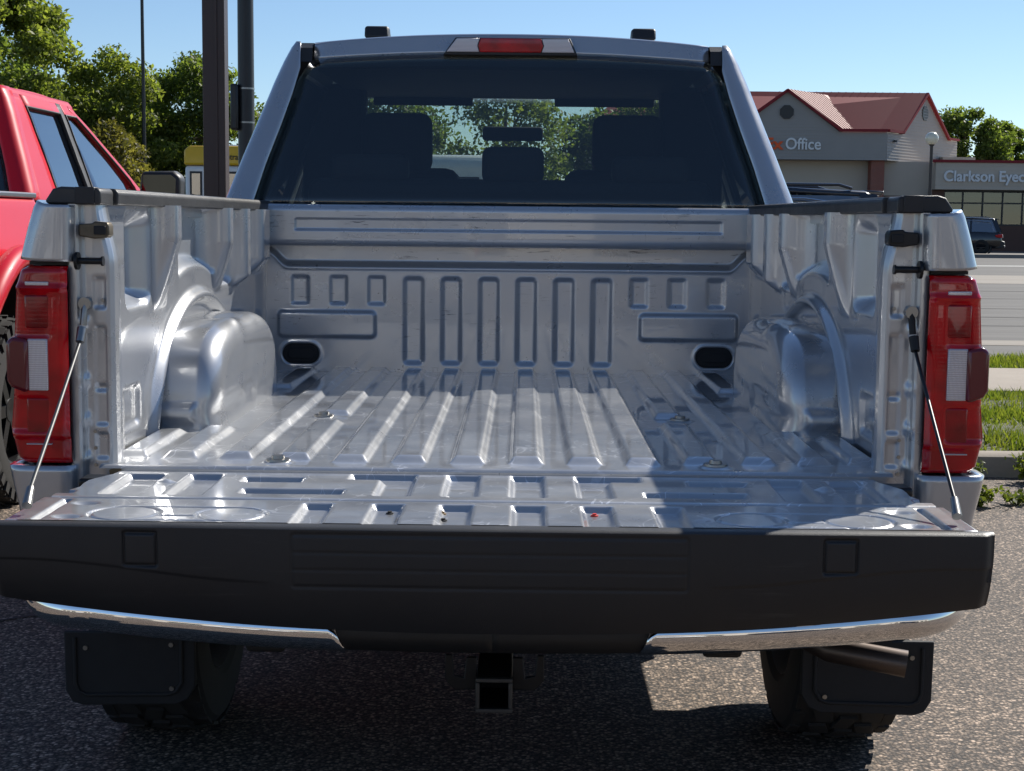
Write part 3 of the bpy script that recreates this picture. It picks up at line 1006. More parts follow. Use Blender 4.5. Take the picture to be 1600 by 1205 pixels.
# ------------------------------------------------------------------ sport utility vehicles
def wheel(parent, loc, r, wdt, side, rim_mat, lugs=0, rim_r=0.62):
    """a mesh 'wheel' (rim) with a 'tyre' child; axle along x, side=+1 outer face to +x"""
    rm = MB()
    h = wdt / 2
    R_ = r * rim_r
    rm.lathe_x([(-h * .9 * side, R_), (-h * .7 * side, R_ * .92), (h * .2 * side, R_ * .88), (h * .75 * side, R_ * .9), (h * .85 * side, R_ * 1.0), (h * .80 * side, R_ * 1.0)], (0, 0, 0), 28)
    rm.lathe_x([(h * .55 * side, 0.0), (h * .6 * side, R_ * .2), (h * .45 * side, R_ * .25), (h * .4 * side, R_ * .28)], (0, 0, 0), 20)
    for k in range(6):
        a = k * math.pi / 3
        d = Vector((0, math.cos(a), math.sin(a)))
        s = Vector((0, -math.sin(a), math.cos(a)))
        rm.obox(d * R_ * .55 + Vector((h * .45 * side, 0, 0)), d * R_ * .42, s * R_ * .10, Vector((h * .13, 0, 0)))
    rm.lathe_x([(h * .05 * side, 0), (h * .05 * side, R_ * .9)], (0, 0, 0), 24)
    o = rm.build('wheel', rim_mat, parent, 35)
    o.location = loc
    ty = MB()
    ty.lathe_x([(-h * .85, R_ * .99), (-h * .98, R_ * 1.08), (-h, r * .82), (-h * .95, r * .93), (-h * .82, r * .985), (-h * .4, r), (h * .4, r), (h * .82, r * .985), (h * .95, r * .93), (h, r * .82), (h * .98, R_ * 1.08), (h * .85, R_ * .99)], (0, 0, 0), 48)
    if lugs:
        for k in range(lugs):
            for row, xo in enumerate((-.82, -.42, 0.0, .42, .82)):
                a = 2 * math.pi * (k + .5 * (row % 2)) / lugs
                d = Vector((0, math.cos(a), math.sin(a)))
                s = Vector((0, -math.sin(a), math.cos(a)))
                rl = r * (.970 if abs(xo) > .8 else 1.0)
                sk = Vector((h * .06 * (1 if row % 2 else -1), 0, 0))
                ty.obox(d * (rl + .004) + Vector((h * xo, 0, 0)), Vector((h * (.16 if abs(xo) < .8 else .10), 0, 0)), s * (math.pi * r / lugs * .72) + (sk if abs(xo) < .8 else sk * 0), d * .004)
            for sgn in ((-1, 1) if lugs > 32 else ()):
                a = 2 * math.pi * k / lugs
                d = Vector((0, math.cos(a), math.sin(a)))
                s = Vector((0, -math.sin(a), math.cos(a)))
                ty.obox(d * r * .93 + Vector((h * .985 * sgn, 0, 0)), Vector((.006, 0, 0)), s * (math.pi * r / lugs * .5), d * r * .055)
    ty.build('tyre', M['tyre'], o, 30)
    return o


def suv(name, loc, rz, paint, label, trim, group=None):
    """front towards local +y"""
    root = tag(empty(name, loc, rz), label, 'car', group)
    ys = np.array([-2.30, -2.24, -2.1, -1.7, -1.0, 0.0, .7, 1.2, 1.9, 2.25, 2.34])
    zb = np.array([.48, .36, .33, .30, .28, .28, .28, .28, .30, .36, .50])
    zt = np.array([.80, 1.02, 1.05, 1.06, 1.06, 1.05, 1.04, 1.02, .96, .86, .74])
    wd = np.array([.80, .87, .91, .94, .95, .95, .95, .94, .92, .84, .74])
    rows = []
    for y, a, b, w in zip(ys, zb, zt, wd):
        rows.append([(-w * .9, y, a), (-w, y, a + .12), (-w * 1.0, y, (a + b) / 2), (-w * .985, y, b - .08), (-w * .93, y, b), (0, y, b + .02),
                     (w * .93, y, b), (w * .985, y, b - .08), (w, y, (a + b) / 2), (w, y, a + .12), (w * .9, y, a)])
    P = np.array(rows)
    mb = MB()
    n, m = P.shape[:2]
    mb.add([tuple(p) for p in P.reshape(-1, 3)], [tuple(f) for f in grid_faces(n, m).tolist()] + [tuple(range(m)), tuple(range((n - 1) * m, n * m))[::-1]])
    mb.build('body', paint, root, 50)
    # greenhouse: glass box with painted roof and pillars
    prof_l = [(-2.18, 1.04), (-1.93, 1.60), (-.3, 1.645), (.35, 1.60), (1.20, 1.03)]
    g = MB()
    wl_, wu = .885, .70
    vs = []
    for sx in (-1, 1):
        vs += [(sx * (wl_ if z < 1.1 else wu), y, z) for y, z in prof_l]
    k = len(prof_l)
    g.add(vs, [tuple(range(k)), tuple(range(k, 2 * k))[::-1]] + [(i, i + 1, k + i + 1, k + i) for i in range(k - 1)])
    g.build('glasshouse', M['car_glass'], root, 0)
    MB().box(-.80, .80, -1.9, .9, .9, 1.12).build('cabin', M['interior'], root, 0)
    ro = MB()
    pts = [(-2.02, 1.60), (-1.9, 1.655), (-1.0, 1.69), (-.3, 1.685), (.25, 1.655), (.42, 1.615)]
    rows = [[(-.72, y, z - .035), (-.66, y, z), (0, y, z + .02), (.66, y, z), (.72, y, z - .035)] for y, z in pts]
    ro.add([p for r_ in rows for p in r_], [tuple(f) for f in grid_faces(len(rows), 5).tolist()])
    o = ro.build('roof', paint, root, 60)
    o.modifiers.new("solid", 'SOLIDIFY').thickness = .04
    pl = MB()
    for s in (-1, 1):
        for (y0, z0, y1, z1, w) in ((-2.16, 1.05, -1.92, 1.62, .10), (-.95, 1.05, -.95, 1.63, .045), (.1, 1.05, -.02, 1.62, .045), (1.16, 1.04, .36, 1.61, .05)):
            a = Vector((s * .895, y0, z0)); b = Vector((s * .71, y1, z1))
            pl.obox((a + b) / 2, (b - a) / 2, (0.012, 0, 0), (0, w, 0))
    pl.build('pillar_frame', paint, root, 0)
    for s in (-1, 1):
        MB().tube([(s * .66, -1.75, 1.68), (s * .655, -1.6, 1.722), (s * .65, -.2, 1.72), (s * .65, .1, 1.67)], .018, 8).build('roof_rail', paint, root, 60)
        MB().tube([(s * .905, -1.95, 1.10), (s * .79, -1.78, 1.49), (s * .765, -1.2, 1.565), (s * .765, 0, 1.565), (s * .88, .85, 1.12)], .012, 6).build('window_trim', trim, root, 60)
        MB().prism([(-2.33, .80), (-2.05, .82), (-1.98, .93), (-2.31, .95)], 'x', s * .80, s * .957).build('taillight', M['red_lens'], root, 35, .02)
        MB().tube([(s * .6, -2.40, .42), (s * .6, -2.3, .42)], .06, 12).build('exhaust_tip', M['chrome'], root, 60)
        for y in (-1.42, 1.40):
            wh = wheel(root, (s * .85, y, .36), .36, .22, s, M['black_steel'])
            MB().lathe_x([(0, .395), (.02, .40), (.02, .45), (0, .46)], (s * .935, y, .37), 28).build('wheel_arch', M['black_plastic'], root, 35)
    MB().prism([(-2.42, .34), (-2.42, .62), (-2.28, .66), (-2.0, .62), (-2.0, .30)], 'x', -.86, .86).build('bumper', M['black_plastic'], root, 35, .04)
    MB().box(-.75, .75, -2.435, -2.40, .36, .45).build('bumper_trim', M['alloy'], root, 35, .02)
    MB().prism([(-2.1, 1.60), (-1.9, 1.62), (-1.9, 1.665), (-2.14, 1.655)], 'x', -.62, .62).build('spoiler', paint, root, 35, .015)
    MB().box(-.26, .26, -2.33, -2.305, .80, .92).build('number_plate', M['white_sign'], root, 0)
    return root


suv('parked_suv', (19.45, 66.6, .03), R(72), M['black_paint'], 'small black suv parked in the plaza below the shop windows', M['chrome'])
su = suv('parked_suv', (2.15, 15.95, 0.02), R(90), M['navy_paint'], 'dark suv with roof rails showing over the right side of the truck bed', M['chrome'])
su.scale = (1.04, 1.04, 1.055)

# ------------------------------------------------------------------ behind the camera: unseen store and cars added to fill shade and feed reflections
back_b = tag(empty('fill_store', (0, -34, 0)), 'long pale store added unseen behind the photographer, to fill the shade and mirror in the chrome and paint', 'building')
MB().box(-45, 45, -20, 0, 0, 5.6).build('wall', M['pale_wall'], back_b, 0)
MB().box(-45.2, 45.2, -20, .3, 5.61, 6.1).build('roof_trim', M['brown_panel'], back_b, 0)
for i in range(12):
    x = -40 + i * 7
    f = MB().box(x, x + 4.6, .002, .08, .5, 2.9).build('window', M['window_dark'], back_b, 0)
    for k in range(3):
        MB().box(x + .08 + k * 1.5, x + 1.5 + k * 1.5, .081, .09, .6, 2.8).build('pane', M['shop_glass'], f, 0)
for x, y, pm, lb in ((-6.4, -13.5, 'white_paint', 'white suv added behind the photographer to be mirrored in the bumper'), (-1.6, -14.0, 'silver', 'silver suv added behind the photographer for reflections, between the white ones'),
                     (3.4, -13.6, 'white_paint', 'second white suv added behind the photographer for reflections, on the right'), (8.4, -13.2, 'black_paint', 'black suv added behind the photographer for reflections, on the right')):
    suv('parked_suv', (x, y, 0), 0, M[pm], lb, M['chrome'])

# ------------------------------------------------------------------ pickups: shared shell
WZ = np.array([.50, .70, .95, 1.15, 1.30, 1.38, 1.44, 1.515, 1.60, 1.685, 1.765, 1.846, 1.92, 1.965, 1.995])
WX = np.array([.93, .975, 1.0, 1.0, .992, .985, .968, .942, .913, .882, .853, .825, .795, .772, .747])
GZ = np.array([1.40, 1.426, 1.558, 1.682, 1.807, 1.90, 1.93])
GX = np.array([.880, .874, .838, .797, .760, .738, .742])
w_of = lambda z: np.interp(z, WZ, WX)
g_of = lambda z: np.interp(z, GZ, GX)


def pickup_cab(root, paint, c, side_glass, rear_glass):
    dz = c['dz']
    yr = lambda z: c['yr0'] + (z - 1.42) * c['rs']           # rear glass plane
    yf = lambda z: c['ws'] + (c['rf'] - c['ws']) * np.clip((z - 1.36) / .58, 0, 1) ** 1.1   # windscreen line
    zs = np.linspace(1.39, 1.965, 26)
    OFF = .06
    for s in (-1, 1):
        # rear corner: glass edge to silhouette, rounded
        rows = []
        for z in np.append(zs, [1.985]):
            g, w = float(g_of(min(z, 1.925))), float(w_of(z))
            g = min(g, w - .012)
            y0 = yr(z)
            row = []
            for t in np.linspace(0, 1, 9):
                x = g + (w - g) * math.sin(t * math.pi / 2) ** 1.0
                y = y0 + OFF * (1 - math.cos(t * math.pi / 2)) ** 1.5
                row.append((s * x, y, z + dz))
            row.append((s * w, y0 + OFF + .06, z + dz))
            rows.append(row)
        grid_obj('rear_pillar', np.array(rows), paint, root, flip=(s < 0), solid=.012)
        Pi = np.array(rows)
        Pi[..., 1] += .03
        Pi[..., 0] -= s * .02
        grid_obj('pillar_trim', Pi, M['interior'], root, flip=(s < 0))
        # side frame strips: C, B.. A pillars, top rail, belt
        def strip(name, y0f, y1f, z0, z1, mat, inset=0.0, n=18, k=6, solid=.03):
            rows = []
            for z in np.linspace(z0, z1, n):
                a, b = float(y0f(z)), float(y1f(z))
                rows.append([(s * (float(w_of(z)) - inset), y, z + dz) for y in np.linspace(a, b, k)])
            if mat is paint and name in ('side_pillar', 'roof_rail'):
                Pi = np.array(rows)
                Pi[..., 0] -= s * .038
                grid_obj('pillar_trim', Pi, M['interior'], root, flip=(s > 0), angle=50)
            return grid_obj(name, np.array(rows), mat, root, flip=(s > 0), angle=50, solid=solid)
        wins = c['wins']
        strip('side_pillar', lambda z: yr(z) + OFF + .055, lambda z: wins[0][0], 1.37, 1.965, paint)
        for i, (a, b) in enumerate(wins):
            last = i == len(wins) - 1
            y0 = lambda z, a=a: a
            y1 = (lambda z: np.minimum(yf(z) - .09, b)) if last else (lambda z, b=b: b)
            strip('side_window', y0, y1, 1.40, 1.905, side_glass, .016, solid=.004)
            # black window surround, proud of the pane
            fr = MB()
            p = lambda y, z: (s * (float(w_of(z)) + .002), y, z + dz)
            zz = list(np.linspace(1.405, 1.90, 8))
            fr.tube([p(a + .012, z) for z in zz] + [p(float(y1(1.90)) - .01, 1.902)] + [p(float(y1(z)) - .012, z) for z in zz[::-1]] + [p(a + .012, 1.405)], .007, 6)
            fr.build('window_trim', M['black_plastic'], root, 60)
            nxt = (lambda z, n_=wins[i + 1][0]: n_) if not last else yf
            strip('side_pillar', y1, nxt, 1.37, 1.965, M['black_plastic'] if not last else paint)
            strip('roof_rail', y0, y1, 1.905, 1.965, paint)
        # cant rail from side frame up to the drip channel
        rows = []
        for y in np.linspace(yr(1.96) + OFF + .055, c['rf'] + .02, 12):
            rows.append([(s * float(w_of(z)), y, z + dz) for z in (1.96, 1.975, 1.985, 1.995)] + [(s * .742, y, 1.992 + dz)])
        grid_obj('roof_rail', np.array(rows), paint, root, flip=(s < 0), angle=180)
        # drip channel
        ch = [(s * .722, yr(1.925) - .004, 1.918), (s * .722, yr(1.96) - .002, 1.968), (s * .722, yr(1.98) + .03, 1.989), (s * .722, yr(1.98) + .2, 1.990), (s * .719, c['rf'], 1.985)]
        mb = MB()
        for p, q in zip(ch[:-1], ch[1:]):
            mb.add([(p[0] - .022, p[1], p[2] + dz), (p[0] + .022, p[1], p[2] + dz), (q[0] + .022, q[1], q[2] + dz), (q[0] - .022, q[1], q[2] + dz)], [(0, 1, 2, 3)])
        mb.build('drip_moulding', M['black_plastic'], root, 60)
        # lower side: doors
        y_edges = [c['yr0'] + .02] + [wins[0][0] - .03] * (0) + [w_[1] + .05 for w_ in wins[:-1]] + [c['ws'] - .35]
        for i, (a, b) in enumerate(zip(y_edges[:-1], y_edges[1:])):
            rows = []
            for z in np.linspace(.52, 1.385, 14):
                rows.append([(s * float(w_of(z)), y, z + dz) for y in np.linspace(a + .003, b - .003, 4)])
            dr = grid_obj('door', np.array(rows), paint, root, flip=(s > 0), solid=.04)
            MB().tube([(s * 1.02, a + .12, 1.13 + dz), (s * 1.035, a + .18, 1.13 + dz), (s * 1.035, a + .30, 1.13 + dz), (s * 1.01, a + .36, 1.13 + dz)], .014, 8).build('handle', paint, dr, 60)
        # front wing
        rows = []
        ya, yb = c['ws'] - .345, c['ws'] + 1.25
        for z in np.linspace(.52, 1.30, 14):
            rows.append([(s * (float(w_of(z)) - .16 * max(0, (y - yb + .5) / .5) ** 2), y, z + dz) for y in np.linspace(ya, yb, 24)])
        P = np.array(rows)
        cy = (P[:-1, :-1, 1] + P[1:, 1:, 1]) / 2; cz = (P[:-1, :-1, 2] + P[1:, 1:, 2]) / 2
        grid_obj('wing', P, paint, root, flip=(s > 0), mask=np.hypot(cy - c['fa'], cz - .42 - dz) > .50, solid=.02)
        # mirror
        mx, my, mz = c['mir']
        mi = MB().prism([(s * (mx - .0), mz - .10), (s * (mx + .26), mz - .085), (s * (mx + .27), mz + .07), (s * (mx + .22), mz + .105), (s * (mx + .02), mz + .10)], 'y', my, my + .16).build('side_mirror', M['black_plastic'], root, 35, .03, 3)
        MB().add([(s * q, my - .016 + .06 * (q - mx), z_) for q, z_ in ((mx + .025, mz - .075), (mx + .235, mz - .062), (mx + .24, mz + .055), (mx + .21, mz + .08), (mx + .04, mz + .078))], [(0, 1, 2, 3, 4)]).build('mirror_glass', M['mirror'], mi, 0)
        MB().obox((s * (mx - .03), my + .10, mz - .05), (.06, 0, 0), (0, .04, 0), (0, 0, .03)).build('mirror_arm', M['black_plastic'], mi, 35, .01)
    # roof panel with its rear face
    xs = np.linspace(-.695, .695, 33)
    zl = 1.955 - .026 * (xs / .69) ** 2
    zu = 2.028 - .037 * np.abs(xs / .70) ** 2.2
    rows = []
    y_t = yr(1.955)
    for t in np.linspace(0, 1, 6):
        rows.append(np.stack([xs, y_t + .003 + .018 * t + 0 * xs, zl + (zu - zl) * t * .86 + dz], 1))
    for t in np.linspace(.15, 1, 6):
        a = t * math.pi / 2
        rows.append(np.stack([xs, 0 * xs + y_t + .021 + .03 * (1 - math.cos(a)), zl + (zu - zl) * (.86 + .14 * math.sin(a)) + dz], 1))
    for t in np.linspace(.05, 1, 16):
        y = y_t + .06 + (c['rf'] - y_t - .06) * t
        rows.append(np.stack([xs, 0 * xs + y, zu + .022 * math.sin(t * 2.6) - .05 * max(0, t - .8) + dz], 1))
    grid_obj('roof', np.array(rows), paint, root, flip=True, solid=.02)
    MB().box(-.70, .70, yr(1.9) + .10, c['rf'] - .02, 1.905 + dz, 1.925 + dz).build('headliner', M['interior'], root, 0)
    # rear glass
    zz = np.linspace(0, 1, 14)
    rows = []
    for t in zz:
        row = []
        for u in np.linspace(-1, 1, 25):
            ztop = 1.958 - .030 * abs(u) ** 2.4
            z = 1.405 + (ztop - 1.405) * t
            g = float(g_of(min(z, 1.925)))
            if t > .86: g -= .045 * ((t - .86) / .14) ** 1.6
            row.append((u * g, yr(z) + .004 + .010 * u * u, z + dz))
        rows.append(row)
    rw = grid_obj('rear_window', np.array(rows), rear_glass, root, flip=False, solid=.004)
    bd_ = MB()
    Pw = np.array(rows)
    nz, nu = Pw.shape[:2]
    sh = np.array([0, .0065, 0])
    fr_i = lambda p: (p[0] * .955, p[1] + .0065, p[2])
    ctr = Pw[:, nu // 2]
    outer = [Pw[k, 0] for k in range(nz)] + [Pw[-1, k] for k in range(1, nu)] + [Pw[k, -1] for k in range(nz - 2, -1, -1)]
    inner = []
    for p in outer:
        dzt = (1.958 + dz) - p[2]
        q = np.array(p) * 1.0
        q[0] -= math.copysign(min(.018, abs(q[0])), q[0]) if abs(q[0]) > .66 else 0
        if dzt < .075:
            q[2] -= .05 * (1 - dzt / .075) + .0
            q[1] -= .02 * (1 - dzt / .075)
        inner.append(q)
    m_ = len(outer)
    bd_.add([tuple(np.array(p) + sh) for p in outer] + [tuple(p + sh) for p in inner], [(k, k + 1, m_ + k + 1, m_ + k) for k in range(m_ - 1)])
    bd_.build('window_border', M['frit'], rw, 0)
    # back panel below the glass, gasket line
    MB().box(-.95, .95, c['yr0'] - .01, c['yr0'] + .03, .55 + dz, 1.40 + dz).build('cab_back', paint, root, 35, .01)
    # windscreen
    rows = []
    for t in np.linspace(0, 1, 12):
        z = 1.36 + .575 * t
        hw = float(w_of(z)) - .012
        rows.append([(u * hw, float(yf(z)) + .10 * (1 - u * u), z + dz) for u in np.linspace(-1, 1, 13)])
    grid_obj('windscreen', np.array(rows), M['green_glass'], root, flip=True, solid=.004)
    # bonnet and nose
    rows = []
    y0, y1 = c['ws'] - .05, c['ws'] + 1.25
    for t in np.linspace(0, 1, 14):
        y = y0 + (y1 - y0) * t
        z = 1.325 - .10 * t - .25 * max(0, t - .9)
        hw = .93 - .14 * t ** 3
        rows.append([(u * hw, y, z + .04 * (1 - u ** 4) + dz) for u in np.linspace(-1, 1, 13)])
    grid_obj('bonnet', np.array(rows), paint, root, flip=False, solid=.02)
    MB().box(-.84, .84, y1 - .08, y1 + .06, .62 + dz, 1.18 + dz).build('grille', M['black_plastic'], root, 35, .03)
    MB().box(-.93, .93, y1 - .05, y1 + .18, .42 + dz, .64 + dz).build('front_bumper', M['chrome'], root, 35, .05)
    # cabin tub, dash, seats
    ym = c['ws'] - .1
    MB().box(-.90, .90, c['yr0'] + .04, ym, .60 + dz, .66 + dz).build('cab_floor', M['interior'], root, 0)
    MB().prism([(ym - .55, .7), (ym + .1, .7), (ym + .1, 1.30), (ym - .25, 1.30), (ym - .5, 1.18)], 'x', -.86, .86).build('dashboard', M['interior'], root, 35, .03)
    for s in (-1, 1):
        MB().box(s * .86, s * .93, c['yr0'] + .05, ym, .66 + dz, 1.37 + dz).build('door_lining', M['interior'], root, 0)


def half_tub(root, x, w, yc, zc, r):
    mb = MB()
    pr = [(yc + r * math.cos(a), zc + r * math.sin(a)) for a in np.linspace(-.15, math.pi + .15, 25)]
    pi_ = [(yc + (r - .01) * math.cos(a), zc + (r - .01) * math.sin(a)) for a in np.linspace(-.15, math.pi + .15, 25)]
    mb.prism(pr + pi_[::-1], 'x', x, x + w)
    return mb.build('wheel_liner', M['underbody'], root, 35)


def bed_side(root, paint, s, c, flare_r, arch_y, arch_z, x_extra=0.0):
    BZ = np.array([.62, .75, .87, .95, 1.05, 1.13, 1.2, 1.278, 1.36, 1.396])
    BX = np.array([.955, .968, .985, .994, .998, .99, .975, .953, .93, .916])
    zs = np.linspace(.62, 1.396, 40)
    ys = np.linspace(c['y0'], c['y1'], 90)
    Yg, Zg = np.meshgrid(ys, zs, indexing='ij')
    X = np.interp(Zg, BZ, BX) + x_extra
    P = np.stack([s * X, Yg, Zg + c['dz']], -1)
    cy = (Yg[:-1, :-1] + Yg[1:, 1:]) / 2; cz = (Zg[:-1, :-1] + Zg[1:, 1:]) / 2
    o = grid_obj('bed_outer_side', P, paint, root, flip=(s < 0), mask=np.hypot(cy - arch_y, cz + c['dz'] - arch_z) > flare_r - .01, solid=.015)
    lip = MB()
    n = 40
    pts = []
    for k in range(n + 1):
        a = R(8) + (math.pi - R(16)) * k / n
        y, z = arch_y + flare_r * math.cos(a), arch_z + flare_r * math.sin(a)
        pts.append((s * (float(np.interp(z - c['dz'], BZ, BX)) + x_extra + c.get('flare', 0)), y, z))
    lip.tube(pts, .02 + c.get('flare', 0) * .6, 10)
    lip.build('wheel_arch', paint, root, 60)
    return o


# ------------------------------------------------------------------ the silver pickup
truck = tag(empty('pickup_truck', (0, 0, 0)), 'silver pickup truck in the foreground with its tailgate folded down and an empty scratched bed', 'pickup truck')
T = truck
SX = (-1, 1)

# bed floor with pressed ribs
xs = np.arange(-.815, .8151, .004)
ys = np.concatenate([np.arange(0, .14, .004), np.arange(.14, 2.03, .009)])
Xg, Yg = np.meshgrid(xs, ys, indexing='ij')
def bead(cx, y0, y1, hw=.039, top=.024, h=.014):
    d = np.abs(Xg - cx)
    cross = np.clip((hw - d) / (hw - top), 0, 1)
    endr = np.clip((Yg - y0) / .032, 0, 1)
    endf = np.clip((y1 - Yg) / .032, 0, 1)
    e = np.minimum(np.minimum(cross, endr), endf)
    return h * e * e * (3 - 2 * e) * .5 + h * .5 * e
H = np.zeros_like(Xg)
for k, b in enumerate((.0615, .1845, .3075)):
    for s in SX: H = np.maximum(H, bead(s * b, .065, 2.1))
for s in SX:
    H = np.maximum(H, bead(s * .4305, .085, .69))
    H = np.maximum(H, bead(s * .4305, .82, 2.1))
    H = np.maximum(H, bead(s * .5535, .09, 2.1))
    H = np.maximum(H, bead(s * .672, .095, .56))
    H = np.maximum(H, bead(s * .775, .10, .50, .034, .02))
    H = np.maximum(H, bead(s * .672, 1.43, 2.1))
    for by in (.064, .792):
        H = np.maximum(H, .004 * ss(np.hypot(Xg - s * .457, Yg - by) - .040, .015))
Zf = .862 + H - .006 * step(.008, 0.0, Yg)
grid_obj('bed_floor', np.stack([Xg, Yg, Zf], -1), M['silver_floor'], T, flip=False)
MB().box(-.80, .80, .002, .012, .79, .8555).build('bed_sill', M['silver'], T, 0)
for s in SX:
    for by in (.064, .792):
        MB().tube([(s * .457, by, .864), (s * .457, by, .870), (s * .457, by, .8705), (s * .457, by, .877)], [.026, .025, .014, .013], 20).build('floor_bolt', M['steel'], T, 30)

# front wall of the bed
xs = np.arange(-.852, .8521, .004)
zs = np.arange(.86, 1.2881, .004)
Xg, Zg = np.meshgrid(xs, zs, indexing='ij')
D = np.zeros_like(Xg)
for s in SX:
    for cx in (.4385, .5655, .694):
        D += .0085 * ss(rr(Xg, Zg, s * cx, 1.133, .0345, .053, .014), .016)
    for cx in (.0625, .1885, .3145):
        D += .012 * ss(rr(Xg, Zg, s * cx, 1.033, .040, .152, .022), .020)
    D -= .013 * ss(rr(Xg, Zg, s * .6045, 1.019, .169, .0495, .022), .015)
    pl = rr(Xg, Zg, s * .693, .919, .067, .0395, .0395)
    D += .012 * ss(pl, .010)
    D -= .004 * ss(rr(Xg, Zg, s * .693, .919, .076, .049, .049), .012)
zc = 1.212 + .047 * step(.735, .80, np.abs(Xg))
D += .026 * step(-.004, .020, Zg - zc) - .004 * np.exp(-((Zg - zc + .004) / .006) ** 2)
D += .012 * step(.832, .842, np.abs(Xg))
grid_obj('bed_front_wall', np.stack([Xg, 2.0 + D, Zg], -1), M['silver_wall'], T, flip=False)
# top beam of the front wall
prof = [(2.034, 1.279), (2.004, 1.279), (1.972, 1.280), (1.952, 1.283), (1.943, 1.292), (1.940, 1.305)]
prof += [(1.940, z) for z in np.linspace(1.312, 1.396, 29)] + [(1.941, 1.402), (1.945, 1.410), (1.953, 1.416), (1.965, 1.418), (2.02, 1.418), (2.04, 1.414)]
xs = np.concatenate([np.linspace(-.838, -.68, 40), np.linspace(-.675, .675, 60), np.linspace(.68, .838, 40)])
P = np.zeros((len(xs), len(prof), 3))
for j, (y, z) in enumerate(prof):
    d = .008 * ss(rr(xs, z + 0 * xs, 0, 1.352, .705, .022, .008), .008) if 1.31 < z < 1.40 else 0
    P[:, j, 0] = xs; P[:, j, 1] = y + d; P[:, j, 2] = z
grid_obj('bed_front_beam', P, M['silver_wall'], T, flip=False)
for s in SX:
    for (xr, zr) in ((.822, 1.155), (.822, 1.122), (.845, 1.155), (.824, .99), (.824, .93)):
        MB().tube([(s * xr, 2.002, zr), (s * xr, 1.996, zr), (s * xr, 1.994, zr)], [.005, .005, .003], 10).build('rivet', M['silver'], T, 60)
    # drain plugs
    a = np.linspace(0, 2 * math.pi, 40, endpoint=False)
    def stad(hw, hh):
        r = hh
        return [(s * .693 + (hw - r) * math.copysign(1, math.cos(t)) + r * math.cos(t), .919 + r * math.sin(t)) for t in a]
    pg = MB()
    pg.prism(stad(.0665, .039), 'y', 2.011, 2.003)
    pg.prism(stad(.056, .029), 'y', 2.003, 1.999)
    pg.prism(stad(.043, .016), 'y', 1.999, 1.996)
    pg.build('drain_plug', M['rubber'], T, 35, .0015, 1)

# inner side walls
ys = np.concatenate([np.arange(.10, 1.99, .0075), [1.995, 2.0, 2.005]])
zs = np.arange(.845, 1.403, .006)
Yg, Zg = np.meshgrid(ys, zs, indexing='ij')
E_ = np.sqrt(((Yg - .98) / .58) ** 2 + (np.maximum(Zg - .80, 0) / .40) ** 2)
def rib(yc, prot, z0, z1, rear=.022, plate=.035, front=.10):
    d = Yg - yc
    cross = np.where(d < 0, step(-rear, 0, d), 1 - step(plate, plate + front, d))
    tap = np.clip((Zg - z0) / (z1 - z0), 0, 1) ** .75
    return prot * cross * tap
h = np.full_like(Yg, .022)
h -= .050 * ss(rr(Yg, Zg, .375, 1.275, .120, .118, .045), .050)
dp2 = np.maximum(rr(Yg, Zg, .99, 1.27, .215, .145, .03), (1.09 - E_) * .40)
h -= .042 * ss(dp2, .040)
h -= .036 * ss(rr(Yg, Zg, 1.375, 1.27, .095, .10, .03), .035)
h -= .036 * ss(rr(Yg, Zg, 1.62, 1.28, .075, .095, .03), .03)
h += rib(.525, .058, 1.15, 1.32)
h += rib(1.215, .050, 1.16, 1.30)
h += rib(1.485, .050, 1.165, 1.20)
h += rib(1.735, .055, 1.19, 1.24, .03, .10, .12)
ring = np.clip(1 - np.abs(E_ - .915) / .065, 0, 1)
h += .024 * ring * ring * (3 - 2 * ring)
h += .016 * step(1.85, 1.97, Yg)
# flat top flange and the flutes near the rear post
for yc in (.155, .19):
    h += .012 * np.exp(-((Yg - yc) / .010) ** 2) * step(1.02, .98, Zg)
h -= .012 * ss(rr(Yg, Zg, .30, .945, .085, .055, .03), .02)
for s in SX:
    P = np.stack([s * (.845 - h), Yg, Zg], -1)
    grid_obj('bed_inner_side', P, M['silver'], T, flip=(s > 0))
    # small punched holes in the inner side
    for (y, z) in ((.27, 1.33), (.27, 1.215), (.92, 1.33), (.92, 1.29)):
        k = int(np.argmin(np.abs(ys - y))); j = int(np.argmin(np.abs(zs - z)))
        hx = .845 - h[k, j]
        MB().tube([(s * (hx + .004), y, z), (s * (hx - .0012), y, z)], .006, 8).build('hole', M['rubber'], T, 0)

